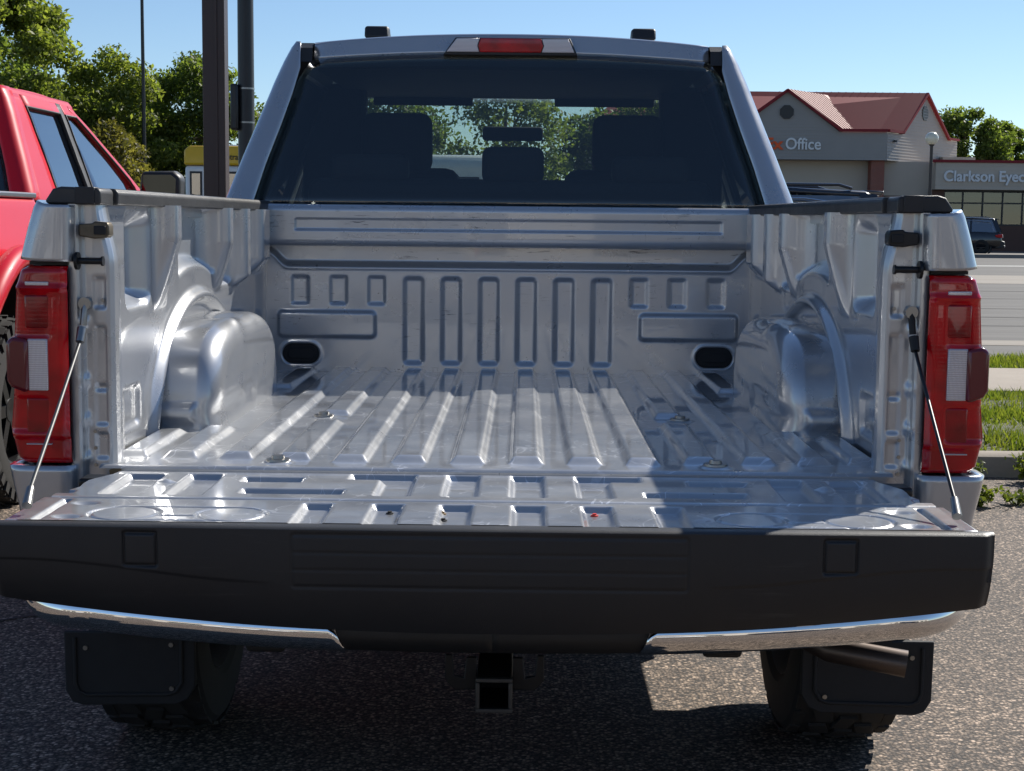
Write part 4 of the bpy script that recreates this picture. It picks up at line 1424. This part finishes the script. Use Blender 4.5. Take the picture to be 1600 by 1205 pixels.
# wheel housings
nt, ns_ = 150, 34
for s in SX:
    rows = []
    for it in range(nt + 1):
        t = math.pi * it / nt
        row = []
        prof = []
        Wd, r = .163, .058
        prof += [(0, x) for x in np.linspace(-.004, Wd - r, 24)]
        prof += [(r * (1 - math.cos(a)) * 1.1, Wd - r + r * math.sin(a)) for a in np.linspace(.1, math.pi / 2, 12)]
        prof += [(r * 1.1 + q, Wd + .004 * math.sin(q * 9)) for q in np.linspace(.02, .30, 13)]
        for o_, p_ in prof:
            a_, b_ = .455 - o_, .312 - min(o_, .30)
            cx, sx_ = math.cos(t), math.sin(t)
            ex = 2 / 4.0
            y = .98 - a_ * math.copysign(abs(cx) ** ex, cx)
            z = .80 + b_ * abs(sx_) ** ex
            x = .835 - p_
            # pressed pad low on the rear face, dent beside it
            if y < .98:
                xx, zz_ = np.array(x), np.array(z)
                pad = float(ss(rr(xx, zz_, .775, .903, .050, .026, .008), .014))
                y -= .016 * pad
                dn = math.exp(-(((x - .672) / .022) ** 2 + ((z - .905) / .025) ** 2))
                y += .014 * dn
                x += .008 * dn
            row.append((s * x, y, z))
        rows.append(row)
    P = np.array(rows)
    # dents on the top
    tp = np.exp(-(((P[..., 1] - .93) / .06) ** 2 + ((np.abs(P[..., 0]) - .74) / .03) ** 2)) * (P[..., 2] > 1.02)
    P[..., 2] -= .014 * tp
    tp = np.exp(-(((P[..., 1] - .86) / .03) ** 2 + ((np.abs(P[..., 0]) - .70) / .025) ** 2)) * (P[..., 2] > 1.0)
    P[..., 2] += .008 * tp
    grid_obj('wheel_housing', P, M['silver'], T, flip=(s < 0))

# rear posts (jambs)
for s in SX:
    line = [(.8725, .060), (.8725, .010), (.871, .002), (.866, -.002), (.853, -.002), (.848, .002), (.845, .012), (.840, .019), (.825, .020), (.800, .020), (.792, .024), (.785, .034), (.782, .050), (.784, .075), (.792, .10), (.812, .125), (.835, .15)]
    lx = np.interp(np.linspace(0, len(line) - 1, 110), range(len(line)), [p[0] for p in line])
    ly = np.interp(np.linspace(0, len(line) - 1, 110), range(len(line)), [p[1] for p in line])
    zs = np.arange(.80, 1.397, .004)
    LX, ZZ = np.meshgrid(lx, zs, indexing='ij')
    LY = np.meshgrid(ly, zs, indexing='ij')[0]
    LX = LX + .024 * step(1.27, 1.40, ZZ) * step(.83, .785, LX)
    emb = np.zeros_like(LX)
    for zc_, hh in ((1.08, .07), (.985, .045), (.90, .03), (1.215, .035)):
        emb += .004 * ss(rr(LX, ZZ, .812, zc_, .016, hh, .008), .008)
    for zc_ in (1.155, 1.035, .955, .875):
        emb -= .007 * np.exp(-(((LX - .842) / .007) ** 2 + ((ZZ - zc_) / .012) ** 2))
    face = step(.05, .02, LY)
    grid_obj('bed_post', np.stack([s * LX, LY + emb * face, ZZ], -1), M['silver'], T, flip=(s < 0))
    # latch bracket and pin, seal strip
    br = MB()
    br.prism([(s * .843, 1.330), (s * .843, 1.354), (s * .815, 1.356), (s * .812, 1.360), (s * .786, 1.358), (s * .782, 1.350), (s * .782, 1.332), (s * .788, 1.327), (s * .812, 1.325)], 'y', -.012, .022)
    bk = br.build('latch_bracket', M['dirty_steel'] if s < 0 else M['black_steel'], T, 35, .003)
    MB().box(min(s * .812, s * .788), max(s * .812, s * .788), -.0175, -.0125, 1.333, 1.351).build('rubber_stop', M['rubber'], bk, 35, .002)
    pn = MB()
    pn.tube([(s * .852, -.006, 1.280), (s * .846, -.006, 1.280)], .018, 18)
    pn.tube([(s * .846, -.006, 1.280), (s * .800, -.006, 1.280)], .007, 12)
    pn.tube([(s * .800, -.006, 1.280), (s * .796, -.006, 1.280)], .010, 12)
    pn.build('latch_pin', M['black_steel'], T, 35)
    for z in (.86, .895, .93, 1.34, 1.20):
        MB().tube([(s * (.826 if z < 1 else .806), .0205, z), (s * (.826 if z < 1 else .806), .0165, z)], .004, 8).build('rivet', M['steel'], T, 60)
    # tailgate cable
    cb = MB().tube([(s * .835, -.004, 1.192), (s * .836, -.010, 1.175), (s * .838, -.012, 1.15)], [.008, .007, .007], 8).build('cable_end', M['steel'] if s < 0 else M['rubber'], T, 60)
    MB().tube([(s * .835, .006, 1.194), (s * .835, -.012, 1.194)], .013, 14).build('cable_bolt', M['steel'], cb, 35)
    MB().tube([(s * .839, -.016, 1.145), (s * .840, -.030, 1.118)], [.010, .009], 10).build('cable_sleeve', M['steel'] if s < 0 else M['rubber'], T, 60)
    MB().tube([(s * .840, -.030, 1.118), (s * .826, -.24, 1.0), (s * .811, -.455, .885)], .0037, 8).build('cable', M['cable'] if s < 0 else M['black_steel'], T, 60)
    MB().tube([(s * .812, -.440, .893), (s * .808, -.475, .868)], [.007, .009], 10).build('cable_socket', M['steel'], T, 60)
    # rail cap of textured plastic
    cap_p = [(s * .792, 1.393), (s * .790, 1.418), (s * .797, 1.427), (s * .880, 1.429), (s * .897, 1.424), (s * .913, 1.398), (s * .905, 1.393)]
    rc = MB()
    rc.prism(cap_p, 'y', .095, 2.03)
    rc.build('rail_cap', M['rail_plastic'], T, 35, .004)
    ec = MB()
    ec.prism([(s * .800, 1.393), (s * .800, 1.420), (s * .806, 1.427), (s * .880, 1.429), (s * .897, 1.424), (s * .914, 1.3985), (s * .905, 1.393)], 'y', -.004, .0945,)
    ec.build('rail_end_cap', M['black_plastic'] if s > 0 else M['rail_plastic'], T, 35, .005)
    MB().box(min(s * .812, s * .852), max(s * .812, s * .852), -.007, .03, 1.394, 1.4285).build('rail_clip', M['black_plastic'], T, 35, .002)
    MB().box(min(s * .80, s * .90), max(s * .80, s * .90), 2.03, 2.12, 1.392, 1.424).build('rail_front_cap', M['black_plastic'], T, 35, .006)
    MB().box(min(s * .848, s * .91), max(s * .848, s * .91), .03, 2.05, 1.37, 1.3925).build('bed_rail', M['silver'], T, 0)
    # corner panel above and quarter below the tail lamp
    def corner(name, z0, z1, pairs):
        rows = []
        for z in np.linspace(z0, z1, 20):
            xo = float(np.interp(z, [p[0] for p in pairs], [p[1] for p in pairs]))
            xi = .868
            row = []
            for u in np.linspace(0, 1, 18):
                y = -.012 + .052 * u ** 5 + .010 * (1 - min(1, u / .06))
                row.append((s * (xi + (xo - xi) * math.sin(u * math.pi / 2) ** .9), y, z))
            row.append((s * (xo + .001), .08, z))
            rows.append(row)
        return grid_obj(name, np.array(rows), M['silver'], T, flip=(s < 0), solid=.02)
    corner('corner_panel', 1.279, 1.392, [(1.279, .951), (1.34, .934), (1.38, .921), (1.392, .914)])
    corner('quarter_panel', .62, .864, [(.62, .945), (.78, .966), (.84, .980), (.864, .984)])
    bed_side(T, M['silver'], s, dict(y0=.05, y1=2.155, dz=0), .50, .98, .44)

# tail lamps: shaped red lens, clear lens, dark pod
LZ = [.868, .884, .92, .942, 1.005, 1.036, 1.13, 1.151, 1.229, 1.262, 1.270]
LX_ = [.966, .979, .987, .989, .983, .982, .979, .977, .972, .961, .949]
for s in SX:
    zs = np.linspace(.869, 1.2695, 110)
    us = np.linspace(0, 1.35, 60)
    P = np.zeros((len(us), len(zs), 3))
    for j, z in enumerate(zs):
        xo = float(np.interp(z, LZ, LX_))
        for i, u in enumerate(us):
            e = max(0.0, 1 - min(abs(z - .869), abs(z - 1.2695)) / .012)
            if u <= 1:
                x = .8655 + (xo - .8655) * math.sin(u * math.pi / 2) ** .85
                y = -.036 + .050 * u ** 6 + .012 * e * e + .014 * max(0, 1 - u / .05) ** 2
            else:
                x = xo + .002 * (u - 1)
                y = .014 + (u - 1) * .45
            # horizontal steps of the moulded lens
            if u < 1.0:
                y += .010 * float(step(1.243, 1.247, z)) * (u > .12) * 0 - .006 * math.exp(-((z - 1.226) / .005) ** 2) + .006 * float(step(.925, .918, z))
                inn = float(ss(rr(np.array(u), np.array((z - 1.17) / .11), .50, 0.0, .36, .45, .1), .08))
                y += .006 * inn
                inn2 = float(ss(rr(np.array(u), np.array((z - .97) / .11), .50, 0.0, .36, .36, .1), .08))
                y += .006 * inn2
            P[i, j] = (s * x, y, z)
    lamp = grid_obj('tail_lamp', P, M['red_lens'], T, flip=(s > 0), angle=45)
    bx = lambda x0, x1: (min(s * x0, s * x1), max(s * x0, s * x1))
    a, b = bx(.899, .946)
    MB().box(a, b, -.040, -.030, 1.231, 1.239).build('reflector_strip', M['clear_lens'], lamp, 35, .002)
    a, b = bx(.899, .950)
    MB().box(a, b, -.0395, -.03, .909, .9115).build('reflector_strip', M['clear_lens'], lamp, 35, .001)
    a, b = bx(.903, .9435)
    MB().box(a, b, -.0415, -.025, 1.019, 1.124).build('reversing_lens', M['clear_lens'], lamp, 35, .003)
    MB().prism([(s * .940, 1.124), (s * .972, 1.129), (s * .985, 1.118), (s * .985, 1.040), (s * .976, 1.026), (s * .946, 1.014), (s * .940, 1.022)], 'y', -.048, .07,
               [(s * .955, 1.124), (s * .985, 1.129), (s * 1.000, 1.118), (s * 1.000, 1.040), (s * .991, 1.026), (s * .955, 1.014), (s * .950, 1.022)]).build('side_pod', M['dark_red'], lamp, 35, .008, 3)
    for (z0, z1) in ((1.145, 1.212), (.926, 1.004)):
        a, b = bx(.896, .950)
        MB().box(a, b, -.0335, -.025, z0, z1).build('inner_lens', M['inner_lens'], lamp, 35, .006, 3)
    MB().box(*bx(.872, .948), .0, .06, 1.271, 1.2785).build('lamp_gap', M['black_plastic'], T, 0)

# tailgate -------------------------------------------------------------
us = np.linspace(-1, 1, 520)
ys = np.linspace(-.003, -.522, 230)
Ug, Yg = np.meshgrid(us, ys, indexing='ij')
HW = np.interp(-Yg, [.0, .05, .10, .125, .16, .20, .235, .27, .30, .56], [.765, .772, .792, .800, .800, .796, .806, .820, .820, .810])
Xg = Ug * HW
D = np.zeros_like(Xg)
for s in SX:
    Xs = Xg * s
    rect = lambda x0, x1, y0, y1, r=.012, w=.015: ss(rr(Xs, Yg, (x0 + x1) / 2, (y0 + y1) / 2, (x1 - x0) / 2, abs(y1 - y0) / 2, r), w)
    L1 = np.maximum(rect(.026, .103, -.262, -.010), 0)
    L2 = np.maximum(rect(.155, .232, -.262, -.012), rect(.155, .298, -.085, -.012))
    L3 = np.maximum(rect(.378, .508, -.125, -.058), rect(.282, .488, -.252, -.188))
    L4 = np.maximum(rect(.545, .622, -.275, -.030), rect(.662, .745, -.275, -.035))
    row2 = np.maximum.reduce([rect(.031, .100, -.62, -.335), rect(.157, .222, -.62, -.335), rect(.286, .348, -.62, -.335)])
    D += .0125 * np.maximum.reduce([L1, L2, L3, L4, row2])
    # long stadium pressing with a disc at either end
    sd = rr(Xs, Yg, .550, -.452, .166, .072, .072)
    D += .009 * ss(np.abs(sd + .012) - .006, .010)
    for cx in (.456, .644):
        q = np.hypot(Xs - cx, Yg + .452)
        inner = step(.0, .02, (Xs - cx) * (1 if cx < .55 else -1))
        D += .008 * ss(np.abs(q - .060) - .005, .010) * inner
    D += .008 * ss(np.abs(Yg + .470) - .006, .010) * step(.515, .525, Xs) * step(.585, .575, Xs)
    D -= .007 * ss(np.hypot((Xs - .647) / 1.3, Yg + .14) - .020, .018)
    D += .008 * ss(np.hypot((Xs - .736) / 1.4, Yg + .362) - .022, .018)
    D += .008 * ss(np.hypot((Xs - .735) / 1.4, Yg + .488) - .022, .018)
    D += .010 * ss(rr(Xs, Yg, .781, -.42, .010, .10, .008), .010)
D += .006 * np.exp(-((Yg + .305) / .006) ** 2)
D += .004 * step(-.014, -.005, Yg)
D += .02 * ss(rr(np.abs(Xg), Yg, .81, -.250, .02, .018, .01), .012)
tg = grid_obj('tailgate', np.stack([Xg, Yg, .853 - D], -1), M['silver_floor'], T, flip=True)
bd = MB()
bd.prism([(-.014, .838), (-.518, .838), (-.518, .76), (-.30, .75), (-.10, .76), (-.014, .77)], 'x', -.795, .795)
bd.build('tailgate_skin', M['silver'], tg, 35, .006)
for s in SX:
    MB().box(min(s * .80, s * .835), max(s * .80, s * .835), -.518, -.30, .775, .8515).build('tailgate_flank', M['silver'], tg, 35, .004)
# black moulding along the top edge of the tailgate (faces the camera)
us = np.linspace(-.857, .857, 900)
vs = np.linspace(0, 1, 70)
Ug, Vg = np.meshgrid(us, vs, indexing='ij')
ztop = .8475 + 0 * Ug
zbot = .663 + .055 * np.abs(Ug / .857) ** 2.2
Zg = zbot + (ztop - zbot) * Vg
Yf = -.556 + .0 * Ug
Yf += .030 * (1 - Vg) ** 3                                     # rolls under at the foot
ledge = .790 - .036 * step(.80, .36, np.abs(Ug))
Yf += .0022 * step(.002, -.002, Zg - ledge) * step(.36, .42, np.abs(Ug))
box_d = rr(Ug, Zg, 0, .7935, .335, .0455, .004)
Yf += .002 * np.exp(-(box_d / .0025) ** 2)
for zz_ in (.778, .808):
    Yf += .0012 * np.exp(-((Zg - zz_) / .0018) ** 2) * (np.abs(Ug) < .335)
for s in SX:
    sq = rr(Ug, Zg, s * .5935, .810, .0275, .0285, .003)
    Yf += .006 * np.exp(-(sq / .0022) ** 2)
Yf += .014 * step(.83, .857, np.abs(Ug)) ** 2 + .010 * (Ug / .857) ** 2
P = np.stack([Ug, Yf, Zg], -1)
grid_obj('tailgate_moulding', P, M['black_plastic'], tg, flip=False)
tp = np.zeros((900, 4, 3))
for j, (yo, zo) in enumerate(((0.0, 0.0), (.004, .0035), (.030, .0045), (.050, .001))):
    tp[:, j, 0] = us; tp[:, j, 1] = P[:, -1, 1] + yo if j < 2 else np.maximum(P[:, -1, 1] + .008, -.554 + yo); tp[:, j, 2] = .8475 + zo
grid_obj('moulding_lip', tp, M['rail_plastic'], tg, flip=False)
for s in SX:
    MB().prism([(-.53, .765), (-.522, .765), (-.51, .845), (-.53, .847)], 'x', s * .80, s * .855).build('moulding_end', M['black_plastic'], tg, 0)
for (x, y, m_) in ((-.185, -.37, 'rubber'), (-.085, -.43, 'rubber'), (.185, -.37, 'red_print'), (.12, -.52, 'steel'), (-.18, -.50, 'steel'), (-.09, -.37, 'foam')):
    MB().tube([(x, y, .838), (x, y, .8425), (x, y, .843), (x, y, .8455)], [.007, .007, .004, .004], 10).build('push_pin', M[m_], tg, 35)
for s in SX:
    MB().obox((s * .80, -.075, .842), (.028, 0, 0), (0, .03, 0), (0, 0, .010)).build('hinge', M['black_steel'], tg, 35, .006)
MB().obox((-.775, .008, .835), (.016, .004, .003), (0, .008, 0), (-.003, 0, .022)).build('foam_tab', M['foam'], T, 35, .003)

# bumper ---------------------------------------------------------------
def bumper_plan(t):
    """plan curve from the middle (0) round the corner (1), right-hand side"""
    L1, r = .80, .16
    arc = r * math.pi / 2
    q = t * (L1 + arc + .22)
    if q < L1:
        return q, -.25 + .10 * (q / L1) ** 2.6
    if q < L1 + arc:
        a = (q - L1) / r
        return L1 + r * math.sin(a), -.15 + r * (1 - math.cos(a))
    return L1 + r, -.15 + r + q - L1 - arc


BP = [(.075, .735), (.055, .70), (.034, .66), (.014, .63), (.001, .605), (-.006, .588), (-.008, .575), (-.006, .563), (.002, .551), (.014, .542), (.032, .537), (.06, .536)]


def bumper_piece(name, t0, t1, mat, s, n=60, slant=0.0, proud=0.0):
    rows = []
    for i in range(n):
        q = t0 + (t1 - t0) * i / (n - 1)
        row = []
        for (yo, z) in BP:
            t = q + (slant * (1 - i / (n - 1)) * (z - .536) / .1 if slant else 0)
            x, y = bumper_plan(abs(t))
            x1, y1 = bumper_plan(abs(t) + .01)
            dx, dy = x1 - x, y1 - y
            l = math.hypot(dx, dy)
            nx, ny = dy / l, -dx / l
            o_ = -yo + proud
            lift = .012 * min(1, x / .8) ** 2 + .045 * max(0, (abs(t) - .62) / .38) ** 1.5 * (.735 - z) / .2
            row.append((s * math.copysign(x + nx * o_, t if t else 1), y + ny * o_, z + lift))
        rows.append(row)
    return grid_obj(name, np.array(rows), mat, None, flip=(s > 0), angle=180, solid=.012)


bmp = empty('bumper', (0, 0, 0), 0, T)
for s in SX:
    o = bumper_piece('centre_pad', .0, .30, M['black_plastic'], s, 24, 0, -.012)
    o.parent = bmp
    o = bumper_piece('chrome_end', .222, 1.0, M['chrome'], s, 70, .026)
    o.parent = bmp

# hitch, exhaust, spare frame, axle --------------------------------------
hi = MB()
for q in ((-.037, .037, .349, .355), (-.037, .037, .415, .421), (-.037, -.031, .355, .415), (.031, .037, .355, .415)):
    hi.box(q[0], q[1], .02, .32, q[2], q[3])
hb = hi.build('tow_hitch', M['black_steel'], T, 35, .003)
hc = MB()
for q in ((-.0385, .0385, .3475, .3565), (-.0385, .0385, .4125, .4215), (-.0385, -.0300, .3565, .4125), (.0300, .0385, .3565, .4125)):
    hc.box(q[0], q[1], .002, .0195, q[2], q[3])
hc.build('hitch_collar', M['grey_steel'], hb, 35, .002)
MB().box(-.030, .030, .15, .155, .356, .414).build('hitch_tube', M['underbody'], hb, 0)
for s in SX:
    MB().prism([(s * .038, .38), (s * .085, .378), (s * .105, .40), (s * .105, .455), (s * .090, .455), (s * .085, .41), (s * .065, .405), (s * .060, .45), (s * .038, .45)], 'y', .06, .07).build('hitch_bracket', M['black_steel'], hb, 35, .002)
MB().box(-.45, .45, .06, .14, .53, .60).build('cross_member', M['underbody'], T, 35, .01)
for s in SX:
    MB().box(min(s * .42, s * .50), max(s * .42, s * .50), -.1, 4.9, .50, .64).build('frame_rail', M['underbody'], T, 35, .01)
MB().box(-.78, .78, .02, 2.14, .77, .80).build('bed_underside', M['underbody'], T, 0)
MB().tube([(-.72, 1.0, .42), (-.14, 1.0, .42), (-.12, 1.0, .42), (.12, 1.0, .42), (.14, 1.0, .42), (.72, 1.0, .42)], [.045, .045, .14, .14, .045, .045], 14).build('rear_axle', M['underbody'], T, 35)
MB().tube([(.55, 1.2, .56), (.62, .5, .44), (.76, .31, .405), (.925, .27, .385)], [.028, .028, .029, .031], 16, False).build('exhaust_pipe', M['exhaust'], T, 60)
for x in (.29,):
    MB().tube([(x, -.08, .53), (x, -.08, .505)], [.010, .006], 8).build('bracket_stub', M['underbody'], T, 35)
for s in SX:
    fp = [(.742, .36), (.742, .225), (.760, .192), (.790, .178), (1.02, .174), (1.045, .182), (1.062, .21), (1.064, .36)]
    fl = MB().prism([(s * x, z) for x, z in fp], 'y', .545, .56).build('mud_flap', M['rubber'], T, 35, .004)
    ring_p = [(.775, .345), (.775, .235), (.79, .212), (.81, .205), (1.01, .202), (1.028, .21), (1.036, .23), (1.036, .345)]
    MB().tube([(s * x, .543, z) for x, z in ring_p], .005, 8).build('flap_bead', M['rubber'], fl, 60)
    for (x, z) in ((.80, .22), (1.01, .32), (.80, .33)):
        MB().tube([(s * x, .545, z), (s * x, .540, z)], .006, 8).build('flap_bolt', M['steel'], fl, 60)
    wheel(T, (s * .885, .98, .405), .405, .28, s, M['alloy'], 30)
    wheel(T, (s * .885, 4.95, .405), .405, .28, s, M['alloy'], 30)
    half_tub(T, min(s * .70, s * .95), .25, .98, .44, .48)

CFG = dict(dz=0, yr0=2.152, rs=.40, rf=3.75, ws=4.72, wins=[(2.62, 3.33), (3.47, 4.62)], fa=4.95, mir=(1.02, 4.15, 1.42))
pickup_cab(T, M['silver'], CFG, M['dark_glass'], M['privacy_glass'])
MB().box(-.90, .90, 2.125, 2.15, 1.40, 1.412).build('window_seal', M['rubber'], T, 35, .004)
# high stop lamp
zb_, yb_ = 1.953, 2.352
stop = MB().prism([(-.240, 1.947), (.234, 1.947), (.206, 2.008), (-.196, 2.008)], 'y', 2.353, 2.41).build('stop_lamp', M['black_plastic'], T, 35, .004)
MB().prism([(-.110, 1.957), (.104, 1.957), (.112, 1.98), (.104, 2.004), (-.108, 2.004), (-.116, 1.98)], 'y', 2.346, 2.352).build('stop_lens', M['red_lens'], stop, 35, .003)
MB().prism([(-.228, 1.957), (-.113, 1.957), (-.119, 1.98), (-.111, 2.004), (-.192, 2.004)], 'y', 2.3465, 2.352).build('cargo_lens', M['clear_lens'], stop, 35, .003)
MB().prism([(.222, 1.957), (.107, 1.957), (.115, 1.98), (.107, 2.004), (.200, 2.004)], 'y', 2.3465, 2.352).build('cargo_lens', M['clear_lens'], stop, 35, .003)
for x in (-.497, .483):
    MB().prism([(2.58, 2.03), (2.60, 2.075), (2.66, 2.078), (2.74, 2.03)], 'x', x - .044, x + .044).build('roof_fin', M['black_plastic'], T, 35, .010, 3)

# cabin: seats, headrests, mirror
MB().prism([(2.36, .9), (2.50, .9), (2.44, 1.515), (2.32, 1.515)], 'x', -.72, .72).build('rear_seat', M['interior'], T, 35, .05, 3)
MB().prism([(2.5, .85), (3.0, .85), (3.0, 1.02), (2.5, 1.02)], 'x', -.72, .72).build('rear_seat_base', M['interior'], T, 35, .05, 3)
for x in (-.5, 0.01, .5):
    hr = .11 if x == 0.01 else .14
    MB().prism([(2.33, 1.50), (2.43, 1.50), (2.42, 1.63 if hr < .12 else 1.60), (2.345, 1.63 if hr < .12 else 1.60)], 'x', x - hr, x + hr).build('rear_headrest', M['interior'], T, 35, .03, 3)
for s in SX:
    MB().prism([(3.30, .9), (3.45, .9), (3.26, 1.58), (3.13, 1.58)], 'x', s * .46 - .25, s * .46 + .25).build('front_seat', M['interior'], T, 35, .06, 3)
    MB().prism([(3.14, 1.56), (3.24, 1.56), (3.22, 1.80), (3.13, 1.80)], 'x', s * .47 - .145, s * .47 + .145).build('front_headrest', M['interior'], T, 35, .05, 3)
    MB().prism([(3.4, .8), (3.95, .85), (3.95, 1.0), (3.4, .98)], 'x', s * .46 - .26, s * .46 + .26).build('front_seat_base', M['interior'], T, 35, .05, 3)
for s in SX:
    MB().box(min(s * .615, s * .88), max(s * .615, s * .88), 3.34, 3.45, .9, 1.93).build('pillar_trim', M['interior'], T, 35, .02)
    MB().box(min(s * .18, s * .62), max(s * .18, s * .62), 3.72, 3.74, 1.872, 1.92).build('sun_visor', M['interior'], T, 35, .008)
MB().box(-.145, .135, 4.0, 4.03, 1.735, 1.80).build('rear_view_mirror', M['interior'], T, 35, .015, 3)

# ------------------------------------------------------------------ the red pickup
red = tag(empty('pickup_truck', (-3.45, 0, 0)), 'bright red pickup truck parked left of the silver one', 'pickup truck')
RC = dict(dz=.055, yr0=4.72, rs=.40, rf=6.15, ws=7.3, wins=[(5.2, 5.83), (5.91, 6.95)], fa=7.9, mir=(1.10, 6.4, 1.55))
pickup_cab(red, M['red_paint'], RC, M['car_glass'], M['privacy_glass'])
for s in SX:
    bed_side(red, M['red_paint'], s, dict(y0=2.75, y1=4.68, dz=.06, flare=.06), .66, 4.1, .52, .09)
    MB().box(min(s * .86, s * 1.02), max(s * .86, s * 1.02), 2.75, 4.69, 1.457, 1.485).build('rail_cap', M['alloy'], red, 35, .008)
    MB().box(min(s * .84, s * .87), max(s * .84, s * .87), 2.8, 4.66, .92, 1.456).build('bed_inner_side', M['red_paint'], red, 0)
    half_tub(red, min(s * .72, s * 1.02), .30, 4.1, .52, .64)
    wheel(red, (s * .97, 4.1, .445), .445, .30, s, M['black_steel'], 34)
    wheel(red, (s * .97, 7.95, .445), .445, .30, s, M['black_steel'], 34)
MB().box(-.84, .84, 2.8, 4.66, .90, .92).build('bed_floor', M['red_paint'], red, 0)
MB().box(-.84, .84, 4.62, 4.66, .92, 1.47).build('bed_front_wall', M['red_paint'], red, 0)
MB().box(-.84, .84, 2.74, 2.80, .88, 1.48).build('tailgate', M['red_paint'], red, 35, .02)
MB().box(-.95, .95, 2.58, 2.74, .62, .80).build('rear_bumper', M['black_plastic'], red, 35, .04)
for s in SX:
    MB().box(min(s * .86, s * 1.02), max(s * .86, s * 1.02), 2.70, 2.749, .95, 1.38).build('tail_lamp', M['red_lens'], red, 35, .02)
    MB().box(min(s * .42, s * .5), max(s * .42, s * .5), 2.8, 8.3, .55, .70).build('frame_rail', M['underbody'], red, 0)
MB().prism([(4.90, .95), (5.05, .95), (4.97, 1.60), (4.87, 1.60)], 'x', -.70, .70).build('rear_seat', M['interior'], red, 35, .05, 3)
for s in SX:
    MB().prism([(5.80, .95), (5.95, .95), (5.76, 1.84), (5.66, 1.84)], 'x', s * .46 - .22, s * .46 + .22).build('front_seat', M['interior'], red, 35, .05, 3)

# ------------------------------------------------------------------ weeds by the kerb
def weed(x, y, h, n, label, z=0.0, spread=.12):
    root = tag(empty('weed', (x, y, z)), label, 'plant', 'weeds along the kerb on the right')
    st = MB(); pts = []
    for k in range(n):
        a = random.uniform(0, 2 * math.pi); sp = random.uniform(.1, 1) * spread
        hh = h * random.uniform(.45, 1)
        tip = (math.cos(a) * sp, math.sin(a) * sp, hh)
        st.tube([(math.cos(a) * .01, math.sin(a) * .01, 0), (tip[0] * .4, tip[1] * .4, hh * .6), tip], [.0025, .002, .001], 4)
        for q in range(12):
            t = random.uniform(.2, 1)
            pts.append((tip[0] * t + random.gauss(0, .012), tip[1] * t + random.gauss(0, .012), hh * t + random.gauss(0, .008)))
    st.build('stem', M['grass'], root, 0)
    leaves_mesh('foliage', np.array(pts), .016, M['grass'], root)
weed(2.30, 4.28, .11, 22, 'bushy green weed growing from the lot just right of the tailgate')
weed(2.48, 5.02, .14, 26, 'leafy weed at the foot of the kerb beside the tail lamp')
weed(2.78, 5.0, .17, 26, 'taller leafy weed at the foot of the kerb near the right edge')
weed(2.62, 5.75, .38, 20, 'tall thin weed standing in the grass behind the kerb', .1, .10)
weed(2.50, 4.34, .08, 14, 'small weed in the lot near the right edge')
